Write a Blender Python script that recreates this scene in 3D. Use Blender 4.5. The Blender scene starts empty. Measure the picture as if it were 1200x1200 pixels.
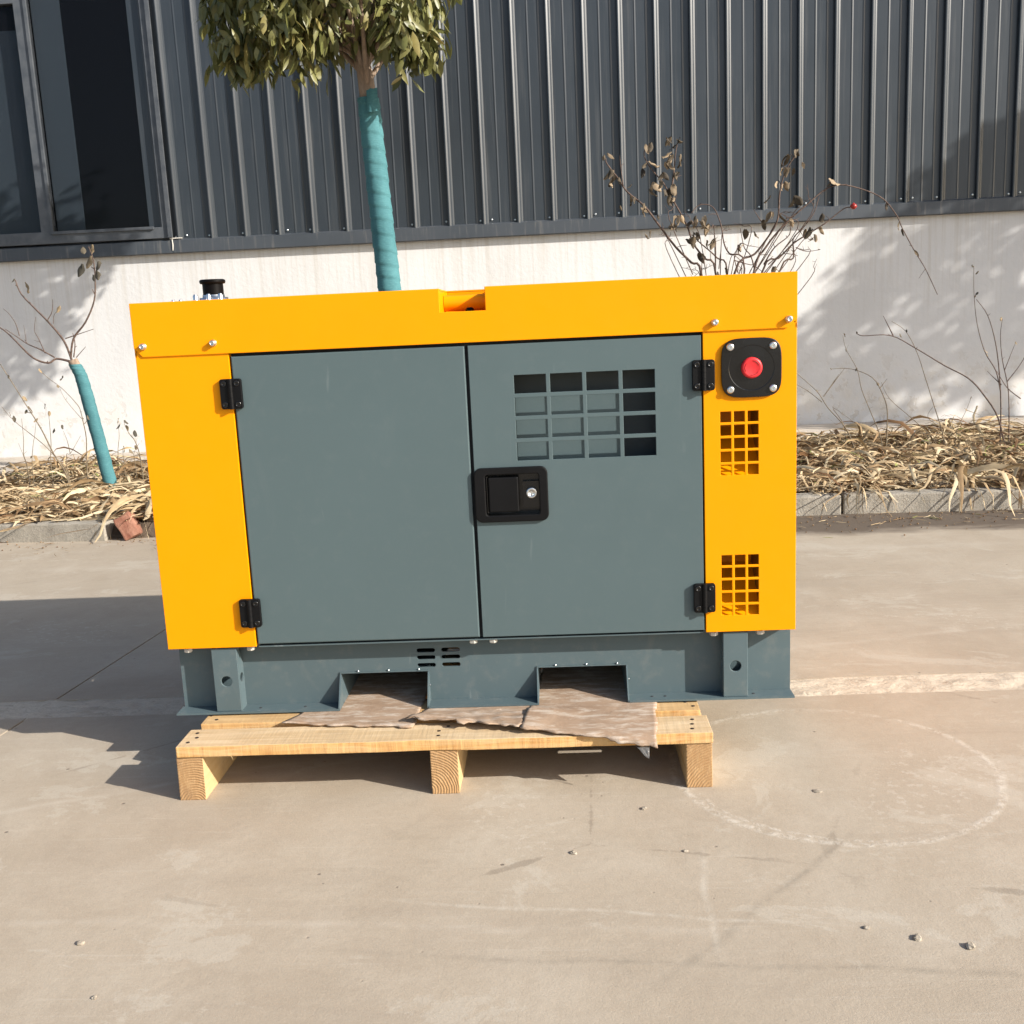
import bpy, bmesh, math, random
from mathutils import Vector, Matrix, Quaternion, noise as mnoise
random.seed(7)
S = bpy.context.scene
COL = S.collection
R = math.radians

# ---------------------------------------------------------------- camera, sky, sun, exposure
cd = bpy.data.cameras.new('camera'); cam = bpy.data.objects.new('camera', cd); COL.objects.link(cam)
cd.sensor_width = 36.0; cd.lens = 36.0; cd.clip_start = 0.05; cd.clip_end = 400
cr = Vector((0.998153756, 0.039743188, -0.045929919)); cu = Vector((0.037815582, 0.185111910, 0.981989594)); cf = Vector((-0.047529572, 0.981913469, -0.183267236))
mm = Matrix((cr, cu, -cf)).transposed().to_4x4(); mm.translation = (0.189, -2.101, 0.942)
cam.matrix_world = mm
S.camera = cam
SUN_DIR = Vector((1.74, -0.82, 1.0)).normalized()
SUN_EL = math.asin(SUN_DIR.z); SUN_ROT = math.atan2(SUN_DIR.x, SUN_DIR.y)
W = bpy.data.worlds.new('World'); S.world = W; W.use_nodes = True
wn = W.node_tree.nodes; bgn = wn['Background']
sky = wn.new('ShaderNodeTexSky'); sky.sky_type = 'NISHITA'; sky.sun_disc = False
sky.sun_elevation = SUN_EL; sky.sun_rotation = SUN_ROT; sky.air_density = 1.0; sky.dust_density = 2.0; sky.ozone_density = 1.0
W.node_tree.links.new(sky.outputs[0], bgn.inputs[0]); bgn.inputs[1].default_value = 0.112
sd = bpy.data.lights.new('sun', 'SUN'); sun = bpy.data.objects.new('sun', sd); COL.objects.link(sun)
sd.energy = 4.9; sd.angle = R(0.5); sd.color = (1.0, 0.945, 0.865)
sun.location = (6, -3, 6); sun.rotation_euler = (-SUN_DIR).to_track_quat('-Z', 'Y').to_euler()
S.view_settings.view_transform = 'Standard'; S.view_settings.look = 'None'; S.view_settings.gamma = 1
S.view_settings.use_curve_mapping = False
S.view_settings.exposure = 0.72

# ---------------------------------------------------------------- material helpers
class NT:
    def __init__(s, name):
        s.m = bpy.data.materials.new(name); s.m.use_nodes = True
        s.t = s.m.node_tree; s.n = s.t.nodes; s.b = s.n['Principled BSDF']
        s.b.inputs['Roughness'].default_value = 0.6
    def add(s, typ, **k):
        n = s.n.new(typ)
        for a, v in k.items(): setattr(n, a, v)
        return n
    def link(s, a, b): s.t.links.new(a, b)
    def setin(s, sock, v):
        if hasattr(v, 'is_linked') or hasattr(v, 'links'): s.link(v, sock)
        else: sock.default_value = v
    def coord(s, kind='Object', scale=(1, 1, 1), rot=(0, 0, 0)):
        if kind == 'World': o = s.add('ShaderNodeNewGeometry').outputs['Position']
        else: o = s.add('ShaderNodeTexCoord').outputs[kind]
        mp = s.add('ShaderNodeMapping'); s.link(o, mp.inputs[0])
        mp.inputs['Scale'].default_value = scale; mp.inputs['Rotation'].default_value = rot
        return mp.outputs[0]
    def noise(s, scale, detail=4, rough=0.6, co=None, dist=0.0):
        n = s.add('ShaderNodeTexNoise'); n.inputs['Scale'].default_value = scale
        n.inputs['Detail'].default_value = detail; n.inputs['Roughness'].default_value = rough; n.inputs['Distortion'].default_value = dist
        if co is not None: s.link(co, n.inputs['Vector'])
        return n.outputs['Fac']
    def vor(s, scale, co=None, feature='F1'):
        n = s.add('ShaderNodeTexVoronoi', feature=feature); n.inputs['Scale'].default_value = scale
        if co is not None: s.link(co, n.inputs['Vector'])
        return n.outputs['Distance']
    def rng(s, v, a, b, c=0.0, d=1.0):
        n = s.add('ShaderNodeMapRange'); s.setin(n.inputs[0], v)
        for i, x in enumerate((a, b, c, d)): n.inputs[i + 1].default_value = x
        return n.outputs[0]
    def math(s, op, a, b=0.0, c=None):
        n = s.add('ShaderNodeMath', operation=op); s.setin(n.inputs[0], a); s.setin(n.inputs[1], b)
        if c is not None: s.setin(n.inputs[2], c)
        return n.outputs[0]
    def mix(s, fac, a, b, mode='MIX'):
        n = s.add('ShaderNodeMix', data_type='RGBA', blend_type=mode)
        s.setin(n.inputs[0], fac)
        for sock, v in ((n.inputs[6], a), (n.inputs[7], b)):
            if isinstance(v, (tuple, list)): sock.default_value = (v[0], v[1], v[2], 1)
            else: s.setin(sock, v)
        return n.outputs[2]
    def sep(s, v):
        n = s.add('ShaderNodeSeparateXYZ'); s.link(v, n.inputs[0]); return n.outputs
    def attr(s, name):
        return s.add('ShaderNodeAttribute', attribute_name=name).outputs['Fac']
    def ramp(s, fac, stops):
        n = s.add('ShaderNodeValToRGB'); s.link(fac, n.inputs[0]); e = n.color_ramp.elements
        while len(e) < len(stops): e.new(0.5)
        for el, (p, c) in zip(e, stops): el.position = p; el.color = (c[0], c[1], c[2], 1)
        return n.outputs[0]
    def col(s, v):
        if isinstance(v, tuple): s.b.inputs['Base Color'].default_value = (v[0], v[1], v[2], 1)
        else: s.link(v, s.b.inputs['Base Color'])
        return s
    def rough(s, v): s.setin(s.b.inputs['Roughness'], v); return s
    def spec(s, v): s.b.inputs['Specular IOR Level'].default_value = v; return s
    def metal(s, v): s.b.inputs['Metallic'].default_value = v; return s
    def bump(s, h, strength=0.3, dist=0.01):
        n = s.add('ShaderNodeBump'); n.inputs['Strength'].default_value = strength; n.inputs['Distance'].default_value = dist
        s.link(h, n.inputs['Height']); s.link(n.outputs[0], s.b.inputs['Normal']); return s

def paint(name, c, rough=0.35, dust=(0.45, 0.42, 0.36), dust_amt=0.08, var=0.06, smudge=0.0, spec=.4):
    t = NT(name); t.spec(spec); co = t.coord('World')
    n1 = t.noise(3.0, 5, 0.6, co); n2 = t.noise(26, 5, 0.7, co)
    c1 = t.mix(t.rng(n1, .3, .7), tuple(x * (1 - var) for x in c), tuple(min(1, x * (1 + var)) for x in c))
    d = t.math('MULTIPLY', t.rng(n2, .52, .8), dust_amt * 2.2)
    c2 = t.mix(d, c1, dust)
    if smudge:
        sm = t.math('MULTIPLY', t.rng(t.noise(9, 6, .7, t.coord('World', (1, 1, .45)), 1.2), .58, .78), smudge)
        c2 = t.mix(sm, c2, dust)
        fine = t.math('MULTIPLY', t.rng(t.noise(40, 2, .5, t.coord('World', (1, 1, .12), (0, R(25), 0)), .6), .72, .78), smudge * 1.1)
        c2 = t.mix(fine, c2, (.5, .52, .52))
    t.col(c2).rough(t.rng(t.noise(14, 4, .6, co), .3, .7, rough - .07, rough + .1))
    t.bump(t.math('ADD', t.math('MULTIPLY', t.noise(420, 2, .5, co), .25), t.math('MULTIPLY', t.noise(4.5, 2, .5, co), 1.0)), .08, .004)
    return t.m

MAT = {}
MAT['yellow'] = paint('yellow paint', (0.80, 0.290, 0.0), .38, (.75, .34, .01), .05, .03, 0, .15)
MAT['grey'] = paint('grey paint', (0.078, 0.112, 0.119), .40, (.20, .21, .21), .035, .02, .06, .35)
MAT['base'] = paint('grey base paint', (0.079, 0.113, 0.124), .45, (.27, .25, .22), .10, .08, .16, .35)
MAT['inner'] = paint('dark inner paint', (0.03, 0.033, 0.036), .7, (.1, .1, .1), .05)
MAT['black'] = paint('black plastic', (0.004, 0.004, 0.0045), .5, (.04, .04, .04), .02, .1, 0, .18)
MAT['gloss'] = paint('glossy black plastic', (0.003, 0.003, 0.0035), .22, (.04, .04, .04), .01, .1, 0, .55)
MAT['red'] = paint('red plastic', (0.62, 0.025, 0.03), .4, (.6, .3, .25), .05, .05)
t = NT('zinc'); t.metal(1.0).rough(.32).col((.68, .70, .70)); t.bump(t.noise(90, 3, .6, t.coord()), .2, .001); MAT['zinc'] = t.m
t = NT('black cap rubber'); t.col((.0025, .0025, .003)).rough(.45).spec(.1); t.bump(t.noise(120, 2), .1, .001); MAT['rubber'] = t.m

# --- concrete
def concrete():
    t = NT('yard concrete'); co = t.coord('World'); x, y, z = t.sep(co)
    big = t.noise(1.1, 6, .62, co); med = t.noise(5.5, 7, .66, co, .4); fine = t.noise(55, 5, .7, co); grit = t.noise(260, 3, .75, co); skim = t.noise(3.4, 7, .74, t.coord('World', (.8, 1.2, 1)), .5)
    scr = t.noise(30, 4, .75, t.coord('World', (.12, 2.6, 1), (0, 0, R(-14))), .5); scr2 = t.noise(30, 4, .75, t.coord('World', (.12, 2.6, 1), (0, 0, R(38))), .5)
    strk = t.noise(3.2, 6, .65, t.coord('World', (0.35, 2.2, 1), (0, 0, R(9))), .6)
    strk2 = t.noise(9, 5, .7, t.coord('World', (0.25, 3.0, 1), (0, 0, R(-32))), .4)
    c = t.mix(t.rng(big, .3, .7), (.345, .285, .215), (.405, .345, .268))
    c = t.mix(t.math('MULTIPLY', t.rng(med, .45, .75), .55), c, (.44, .385, .31))
    c = t.mix(t.math('MULTIPLY', t.rng(strk, .52, .78), .5), c, (.30, .25, .195))
    c = t.mix(t.math('MULTIPLY', t.rng(strk2, .6, .8), .28), c, (.47, .42, .35))
    c = t.mix(t.math('MULTIPLY', t.rng(fine, .3, .75), .35), c, (.29, .245, .19))
    c = t.mix(t.math('MULTIPLY', t.rng(scr, .58, .74), .26), c, (.50, .455, .385)); c = t.mix(t.math('MULTIPLY', t.rng(scr2, .60, .76), .22), c, (.24, .20, .155))
    mot = t.noise(2.4, 8, .72, co, .8); c = t.mix(t.math('MULTIPLY', t.rng(mot, .50, .66), .30), c, (.46, .41, .335)); c = t.mix(t.math('MULTIPLY', t.rng(mot, .46, .32), .25), c, (.27, .22, .165))
    c = t.mix(t.math('MULTIPLY', t.rng(skim, .565, .60), .34), c, (.47, .43, .36)); c = t.mix(t.math('MULTIPLY', t.rng(skim, .42, .39), .22), c, (.30, .25, .19))
    c = t.mix(t.math('MULTIPLY', t.rng(grit, .56, .74), .4), c, (.21, .175, .135)); c = t.mix(t.math('MULTIPLY', t.rng(grit, .44, .28), .3), c, (.52, .47, .40))
    crk = t.add('ShaderNodeTexVoronoi', feature='DISTANCE_TO_EDGE'); crk.inputs['Scale'].default_value = .9; t.link(t.coord('World', (1, 1, 1)), crk.inputs['Vector'])
    ck = t.math('MULTIPLY', t.rng(t.math('ADD', crk.outputs[0], t.math('MULTIPLY', t.math('SUBTRACT', t.noise(7, 5, .7, co), .5), .05)), .0, .0035, 1, 0), t.rng(t.noise(1.3, 2, .5, co), .52, .58))
    c = t.mix(t.math('MULTIPLY', ck, .5), c, (.20, .165, .125))
    # scraped ring left by something round
    dx = t.math('SUBTRACT', x, .725); dy = t.math('SUBTRACT', y, -.085)
    d = t.math('SQRT', t.math('ADD', t.math('MULTIPLY', dx, dx), t.math('MULTIPLY', dy, dy)))
    d = t.math('ADD', d, t.math('MULTIPLY', t.math('SUBTRACT', t.noise(2.2, 3, .6, co), .5), .06))
    wob = t.math('ABSOLUTE', t.math('SUBTRACT', d, .322))
    w2 = t.math('ABSOLUTE', t.math('SUBTRACT', d, .306))
    rs = t.noise(46, 5, .75, co, .5)
    ring = t.math('MAXIMUM', t.math('MULTIPLY', t.rng(wob, .003, .012, 1, 0), t.rng(rs, .42, .60)), t.math('MULTIPLY', t.rng(w2, .001, .007, 1, 0), t.math('MULTIPLY', t.rng(rs, .46, .62), t.rng(t.noise(2.1, 2, .5, co), .45, .6))))
    ring = t.math('MULTIPLY', ring, t.rng(t.noise(2.6, 2, .5, co), .34, .55, .25, 1))
    c = t.mix(t.math('MULTIPLY', ring, .62), c, (.58, .54, .47))
    # faint straight drag scratches
    def line(px, py, ang, half, w, colr, amt, sc):
        nonlocal c
        ca, sa = math.cos(R(ang)), math.sin(R(ang))
        u = t.math('ADD', t.math('MULTIPLY', t.math('SUBTRACT', x, px), ca), t.math('MULTIPLY', t.math('SUBTRACT', y, py), sa))
        v = t.math('ADD', t.math('MULTIPLY', t.math('SUBTRACT', x, px), -sa), t.math('MULTIPLY', t.math('SUBTRACT', y, py), ca))
        v = t.math('ADD', v, t.math('MULTIPLY', t.math('SUBTRACT', t.noise(3, 2, .5, co), .5), .05))
        m = t.math('MULTIPLY', t.rng(t.math('ABSOLUTE', v), 0, w, 1, 0), t.rng(t.math('ABSOLUTE', u), half * .6, half, 1, 0))
        m = t.math('MULTIPLY', m, t.rng(t.noise(sc, 3, .7, co), .4, .6, .2, 1))
        c = t.mix(t.math('MULTIPLY', m, amt), c, colr)
    line(.50, -.57, 47, .34, .012, (.22, .19, .15), .55, 20)
    line(.48, -.74, -4, .75, .010, (.22, .19, .15), .45, 24)
    line(.26, -.60, -7, .42, .007, (.50, .46, .39), .5, 24)
    line(.405, -.55, 86, .17, .009, (.50, .46, .39), .55, 24)
    line(1.25, -.18, 24, .3, .012, (.52, .48, .41), .5, 24)
    line(.95, .72, 12, .9, .02, (.47, .42, .35), .4, 10)
    line(-1.0, -.2, 20, .9, .015, (.47, .42, .35), .45, 10)
    line(-.2, -.62, -3, .8, .014, (.47, .42, .35), .4, 12)
    line(1.5, 1.4, 3, 1.6, .05, (.33, .28, .22), .4, 6)
    line(0.0, 1.95, -2, 4.0, .06, (.46, .41, .34), .4, 5)
    # flaked, paler patches and pits
    flake = t.rng(t.noise(1.6, 3, .5, co), .60, .66)
    flake = t.math('MULTIPLY', flake, t.rng(t.noise(48, 3, .7, co), .56, .62))
    c = t.mix(t.math('MULTIPLY', flake, .22), c, (.60, .56, .49))
    pit = t.math('MAXIMUM', t.math('MULTIPLY', t.rng(t.vor(17, co), .0, .055, 1, 0), t.rng(t.noise(7, 2, .5, co), .5, .56)), t.math('MULTIPLY', t.rng(t.vor(9, t.coord('World', (1, 1.2, 1), (0, 0, 1))), .02, .045, 1, 0), t.rng(t.noise(5, 2, .5, co), .46, .5)))
    c = t.mix(pit, c, (.17, .14, .11))
    # damp earth washed off the bed at the foot of the kerb
    ey = t.math('ADD', t.rng(y, 1.95, 2.42, 0, 1), t.math('MULTIPLY', t.math('SUBTRACT', t.noise(2.6, 5, .65, t.coord('World', (.6, 1.4, 1))), .5), .9))
    em = t.math('MULTIPLY', t.rng(ey, .36, .60), t.rng(t.math('ABSOLUTE', t.math('SUBTRACT', x, 1.75)), .55, 1.1, 1, 0))
    c = t.mix(t.math('MULTIPLY', em, .9), c, (.085, .063, .046))
    t.col(c).rough(t.rng(med, .3, .7, .62, .85)).spec(.35)
    h = t.math('ADD', t.math('ADD', t.math('MULTIPLY', fine, .5), t.math('MULTIPLY', grit, .35)), t.math('ADD', med, t.math('MULTIPLY', pit, -1.2)))
    h = t.math('ADD', h, t.math('MULTIPLY', ring, .4))
    t.bump(h, .25, .006)
    return t.m
MAT['concrete'] = concrete()
t = NT('rough concrete joint'); co = t.coord('World')
wv = t.noise(22, 6, .72, t.coord('World', (.55, 1.3, 1)), 1.4); fn = t.noise(90, 4, .7, co)
c = t.mix(t.rng(wv, .36, .50), (.40, .345, .27), (.54, .48, .385)); c = t.mix(t.math('MULTIPLY', t.rng(fn, .4, .7), .4), c, (.36, .30, .22))
t.col(c).rough(.85); t.bump(t.math('ADD', t.math('MULTIPLY', wv, 2.0), fn), .45, .008); MAT['joint'] = t.m
t = NT('sub base'); t.col(t.mix(t.noise(20), (.05, .045, .04), (.10, .088, .07))).rough(.95); MAT['sub'] = t.m
t = NT('kerb stone'); co = t.coord('World'); n = t.noise(9, 7, .68, co); f = t.noise(120, 3, .7, co)
c = t.mix(t.rng(n, .3, .7), (.25, .225, .185), (.40, .365, .305)); c = t.mix(t.math('MULTIPLY', t.rng(f, .45, .7), .5), c, (.20, .175, .14))
t.col(c).rough(.88); t.bump(t.math('ADD', n, f), .6, .006); MAT['kerb'] = t.m
t = NT('apron cement'); co = t.coord('World'); n = t.noise(4, 6, .65, co); f = t.noise(70, 3, .7, co)
t.col(t.mix(t.rng(n, .3, .7), (.36, .31, .25), (.52, .46, .39))).rough(.9); t.bump(t.math('ADD', n, f), .4, .006); MAT['apron'] = t.m
t = NT('bed soil'); co = t.coord('World'); n = t.noise(14, 7, .7, co)
t.col(t.mix(t.rng(n, .3, .7), (.05, .036, .025), (.15, .11, .075))).rough(.97); t.bump(n, 1.0, .03); MAT['soil'] = t.m
t = NT('red brick stone'); co = t.coord('World'); n = t.noise(22, 6, .7, co)
t.col(t.mix(t.rng(n, .35, .65), (.20, .075, .045), (.30, .15, .10))).rough(.9); t.bump(n, .8, .01); MAT['brick'] = t.m

# --- building
def plaster():
    t = NT('white wall plaster'); co = t.coord('World'); x, y, z = t.sep(co)
    c = t.mix(t.rng(t.noise(1.6, 6, .6, co), .3, .7), (.60, .597, .592), (.665, .662, .655))
    # thin rain streaks running down from the flashing
    s1 = t.noise(26, 3, .6, t.coord('World', (1, 1, .03))); s2 = t.noise(60, 3, .6, t.coord('World', (1, 1, .02)))
    top = t.rng(z, .7, 1.5, .08, 1)
    c = t.mix(t.math('MULTIPLY', t.math('MULTIPLY', t.rng(s1, .52, .70), top), .5), c, (.48, .45, .40))
    c = t.mix(t.math('MULTIPLY', t.math('MULTIPLY', t.rng(s2, .50, .66), top), .42), c, (.52, .49, .44))
    # rising damp and peeling near the ground
    low = t.rng(z, .12, .62, 1, 0)
    dmp = t.math('MULTIPLY', t.rng(t.noise(5, 6, .68, co, .6), .44, .62), low)
    c = t.mix(t.math('MULTIPLY', dmp, .55), c, (.60, .54, .45))
    peel = t.math('MULTIPLY', t.rng(t.noise(10, 5, .65, co, .3), .57, .60), t.rng(z, .12, .72, 1, 0))
    c = t.mix(t.math('MULTIPLY', peel, .55), c, (.47, .42, .35))
    t.col(c).rough(.9)
    t.bump(t.math('ADD', t.math('MULTIPLY', peel, -.6), t.noise(30, 5, .6, co)), .25, .008)
    return t.m
MAT['plaster'] = plaster()
def siding():
    t = NT('charcoal siding'); co = t.coord('World')
    oi = t.add('ShaderNodeObjectInfo').outputs['Random']
    c = t.mix(t.rng(t.noise(2.2, 5, .6, co), .3, .7), (.021, .028, .036), (.029, .037, .046)); c = t.mix(t.math('MULTIPLY', oi, .16), c, (.058, .066, .076))
    dr = t.rng(t.noise(9, 4, .65, t.coord('World', (1, 1, .08))), .56, .74); c = t.mix(t.math('MULTIPLY', dr, .12), c, (.16, .155, .145))
    s = t.rng(t.noise(40, 3, .6, t.coord('World', (1, 1, .03))), .56, .75)
    c = t.mix(t.math('MULTIPLY', s, .25), c, (.14, .14, .14))
    t.col(c).rough(.36).spec(.55); t.bump(t.noise(3, 2, .5, co), .05, .01); return t.m
MAT['siding'] = siding()
def flash():
    t = NT('slate flashing'); co = t.coord('World')
    c = t.mix(t.rng(t.noise(3, 5, .6, co), .3, .7), (.044, .053, .064), (.058, .067, .079))
    s = t.rng(t.noise(34, 4, .65, t.coord('World', (1, 1, .06))), .55, .72)
    c = t.mix(t.math('MULTIPLY', s, .4), c, (.24, .225, .20))
    t.col(c).rough(.5); return t.m
MAT['flash'] = flash()
t = NT('window frame'); co = t.coord('World'); t.col(t.mix(t.rng(t.noise(12, 5, .6, co), .35, .7), (.058, .066, .077), (.10, .108, .118))).rough(.45); MAT['frame'] = t.m
t = NT('window glass'); t.col((.008, .009, .012)).rough(.03).spec(.25); t.bump(t.noise(1.3, 2, .5, t.coord('World')), .02, .01)
fl = t.rng(t.vor(9, t.coord('World')), 0, .02, 1, 0)
t.b.inputs['Alpha'].default_value = .30; MAT['glass'] = t.m
t = NT('blue grey blind'); t.col(t.mix(t.noise(4), (.075, .105, .135), (.09, .125, .16))).rough(.7); MAT['blind'] = t.m
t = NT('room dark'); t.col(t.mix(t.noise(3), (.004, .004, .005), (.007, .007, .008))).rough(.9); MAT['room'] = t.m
t = NT('sealant'); t.col(t.mix(t.noise(50), (.5, .47, .42), (.62, .6, .55))).rough(.8); MAT['seal'] = t.m

# --- timber and card
def wood(name, a, b, axis='X', dark=(.30, .16, .07)):
    t = NT(name); co0 = t.coord('Object')
    sc = (1.4, 26, 26) if axis == 'X' else (26, 1.4, 26)
    g = t.noise(2.4, 7, .62, t.coord('Object', sc), 1.0); f = t.noise(9, 5, .65, t.coord('Object', tuple(s * 2 for s in sc)))
    saw = t.noise(120, 2, .6, t.coord('Object', (1, .08, .08) if axis == 'X' else (.08, 1, .08)))
    c = t.mix(t.rng(g, .36, .68), a, b); c = t.mix(t.math('MULTIPLY', t.rng(f, .58, .76), .45), c, dark)
    c = t.mix(t.math('MULTIPLY', t.rng(saw, .5, .7), .07), c, (.70, .56, .36))
    kn = t.rng(t.vor(2.6, t.coord('Object', (1, 4, 4) if axis == 'X' else (4, 1, 4))), .03, .12, 1, 0)
    c = t.mix(t.math('MULTIPLY', kn, .65), c, (.26, .12, .045))
    dirt = t.math('MULTIPLY', t.rng(t.noise(11, 6, .7, co0), .52, .74), .5); c = t.mix(dirt, c, (.33, .25, .16))
    t.col(c).rough(.8); t.bump(t.math('ADD', g, t.math('MULTIPLY', saw, .8)), .35, .003); return t.m
MAT['wood'] = wood('pallet pine', (.46, .325, .175), (.58, .45, .285))
MAT['woody'] = wood('stringer pine', (.48, .32, .145), (.56, .41, .22), 'Y')
MAT['wooddark'] = wood('weathered deck pine', (.42, .26, .11), (.55, .37, .18))
def endgrain():
    t = NT('end grain'); x, y, z = t.sep(t.coord('Object'))
    n = t.math('MULTIPLY', t.math('SUBTRACT', t.noise(30, 4, .6, t.coord('Object')), .5), .009)
    rnd = t.add('ShaderNodeObjectInfo').outputs['Random']; dx = t.math('SUBTRACT', x, t.math('MULTIPLY', t.math('SUBTRACT', rnd, .5), .12)); dz = t.math('SUBTRACT', z, t.math('SUBTRACT', t.math('MULTIPLY', rnd, -.05), .03))
    d = t.math('ADD', t.math('SQRT', t.math('ADD', t.math('MULTIPLY', dx, dx), t.math('MULTIPLY', dz, dz))), n)
    r = t.math('SINE', t.math('MULTIPLY', d, 1150.0))
    c = t.mix(t.rng(r, -.8, 1), (.41, .25, .115), (.345, .195, .083))
    f = t.noise(160, 3, .7, t.coord('Object', (1, 1, .3))); c = t.mix(t.math('MULTIPLY', t.rng(f, .5, .72), .5), c, (.56, .38, .2)); gr = t.noise(16, 5, .7, t.coord('World')); c = t.mix(t.math('MULTIPLY', t.rng(gr, .5, .72), .5), c, (.25, .15, .08))
    t.col(c).rough(.85); t.bump(t.math('ADD', r, t.math('MULTIPLY', f, 2)), .3, .002); return t.m
MAT['end'] = endgrain()
def sawn():
    t = NT('sawn edge'); c0 = t.coord('Object')
    v = t.noise(110, 3, .65, t.coord('Object', (1, .1, .12))); g = t.noise(5, 6, .65, t.coord('Object', (1.2, 12, 20)), .8)
    c = t.mix(t.rng(v, .35, .68), (.60, .36, .13), (.47, .235, .075)); c = t.mix(t.math('MULTIPLY', t.rng(g, .42, .66), .6), c, (.62, .45, .24))
    kn = t.rng(t.vor(2.2, t.coord('Object', (1, 6, 6))), .05, .16, 1, 0); c = t.mix(t.math('MULTIPLY', kn, .5), c, (.30, .12, .04))
    t.col(c).rough(.85); t.bump(t.math('ADD', v, g), .4, .003); return t.m
MAT['sawn'] = sawn()
def card():
    t = NT('muddy cardboard'); co = t.coord('World')
    n = t.noise(12, 7, .7, co, .7); w = t.noise(34, 6, .75, t.coord('World', (.45, 1.5, 1)), .25)
    c = t.mix(t.rng(n, .35, .65), (.26, .175, .115), (.36, .255, .175))
    c = t.mix(t.math('MULTIPLY', t.rng(w, .48, .62), .75), c, (.50, .43, .36))
    t.col(c).rough(.85); t.bump(t.math('ADD', n, w), .5, .004); return t.m
MAT['card'] = card()
t = NT('clear tape'); t.col((.6, .59, .57)).rough(.15); t.b.inputs['Alpha'].default_value = .22; MAT['tape'] = t.m

# --- plants
def leafmat(name, stops, rough=.5, spec=.5, trans=.0):
    t = NT(name); a = t.attr('rnd'); c = t.ramp(a, stops)
    v = t.noise(30, 3, .6, t.coord('Object')); c = t.mix(t.math('MULTIPLY', t.rng(v, .35, .7), .3), c, tuple(x * .55 for x in stops[0][1]))
    t.col(c).rough(rough).spec(spec)
    if trans:
        tr = t.add('ShaderNodeBsdfTranslucent'); t.link(c, tr.inputs[0]); ms = t.add('ShaderNodeMixShader'); ms.inputs[0].default_value = trans
        t.link(t.b.outputs[0], ms.inputs[1]); t.link(tr.outputs[0], ms.inputs[2]); t.link(ms.outputs[0], t.n['Material Output'].inputs[0])
    return t.m
MAT['leaf'] = leafmat('olive leaf', [(0, (.065, .075, .022)), (.5, (.155, .158, .05)), (.8, (.24, .225, .085)), (1, (.30, .24, .08))], .42, .45, .18)
MAT['straw'] = leafmat('straw leaf', [(0, (.16, .085, .04)), (.3, (.32, .215, .115)), (.62, (.53, .40, .235)), (.92, (.70, .585, .39)), (.94, (.20, .22, .06)), (1, (.30, .32, .10))], .75, .25, .15)
MAT['dryleaf'] = leafmat('dry rose leaf', [(0, (.045, .036, .026)), (.4, (.11, .085, .055)), (.8, (.24, .18, .115)), (1, (.42, .32, .21))], .7, .3, .15)
MAT['tanleaf'] = leafmat('tan withered leaf', [(0, (.03, .03, .025)), (.5, (.10, .085, .06)), (1, (.40, .30, .18))], .7, .3, .1)
t = NT('grey bark'); co = t.coord('Object'); n = t.noise(40, 6, .7, t.coord('Object', (1, 1, .35))); t.col(t.mix(t.rng(n, .3, .7), (.16, .115, .08), (.36, .27, .20))).rough(.9); t.bump(n, .6, .006); MAT['bark'] = t.m
t = NT('twig bark'); n = t.noise(60, 4, .6, t.coord('Object')); t.col(t.mix(t.rng(n, .35, .65), (.055, .035, .028), (.13, .085, .065))).rough(.85); MAT['twig'] = t.m
t = NT('pale stem'); n = t.noise(60, 4, .6, t.coord('Object')); t.col(t.mix(t.rng(n, .35, .65), (.10, .075, .05), (.21, .165, .105))).rough(.85); MAT['stem'] = t.m
def wrap():
    t = NT('teal wrap'); co = t.coord('Object')
    n = t.noise(6, 5, .6, co); f = t.noise(90, 3, .65, t.coord('Object', (.5, .5, 2.2)))
    c = t.mix(t.rng(n, .3, .7), (.034, .128, .145), (.056, .180, .198)); c = t.mix(t.math('MULTIPLY', t.rng(f, .5, .72), .4), c, (.09, .24, .25))
    t.col(c).rough(.85); t.bump(f, .5, .004); return t.m
MAT['wrap'] = wrap()
t = NT('red hip'); t.col((.30, .02, .015)).rough(.35); MAT['hip'] = t.m
t = NT('pale stone'); n = t.noise(50, 5, .7, t.coord('Object')); t.col(t.mix(t.rng(n, .35, .65), (.22, .185, .14), (.42, .37, .30))).rough(.9); MAT['chip'] = t.m
t = NT('nail'); t.col((.05, .035, .028)).rough(.6).metal(.6); MAT['nail'] = t.m

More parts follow.
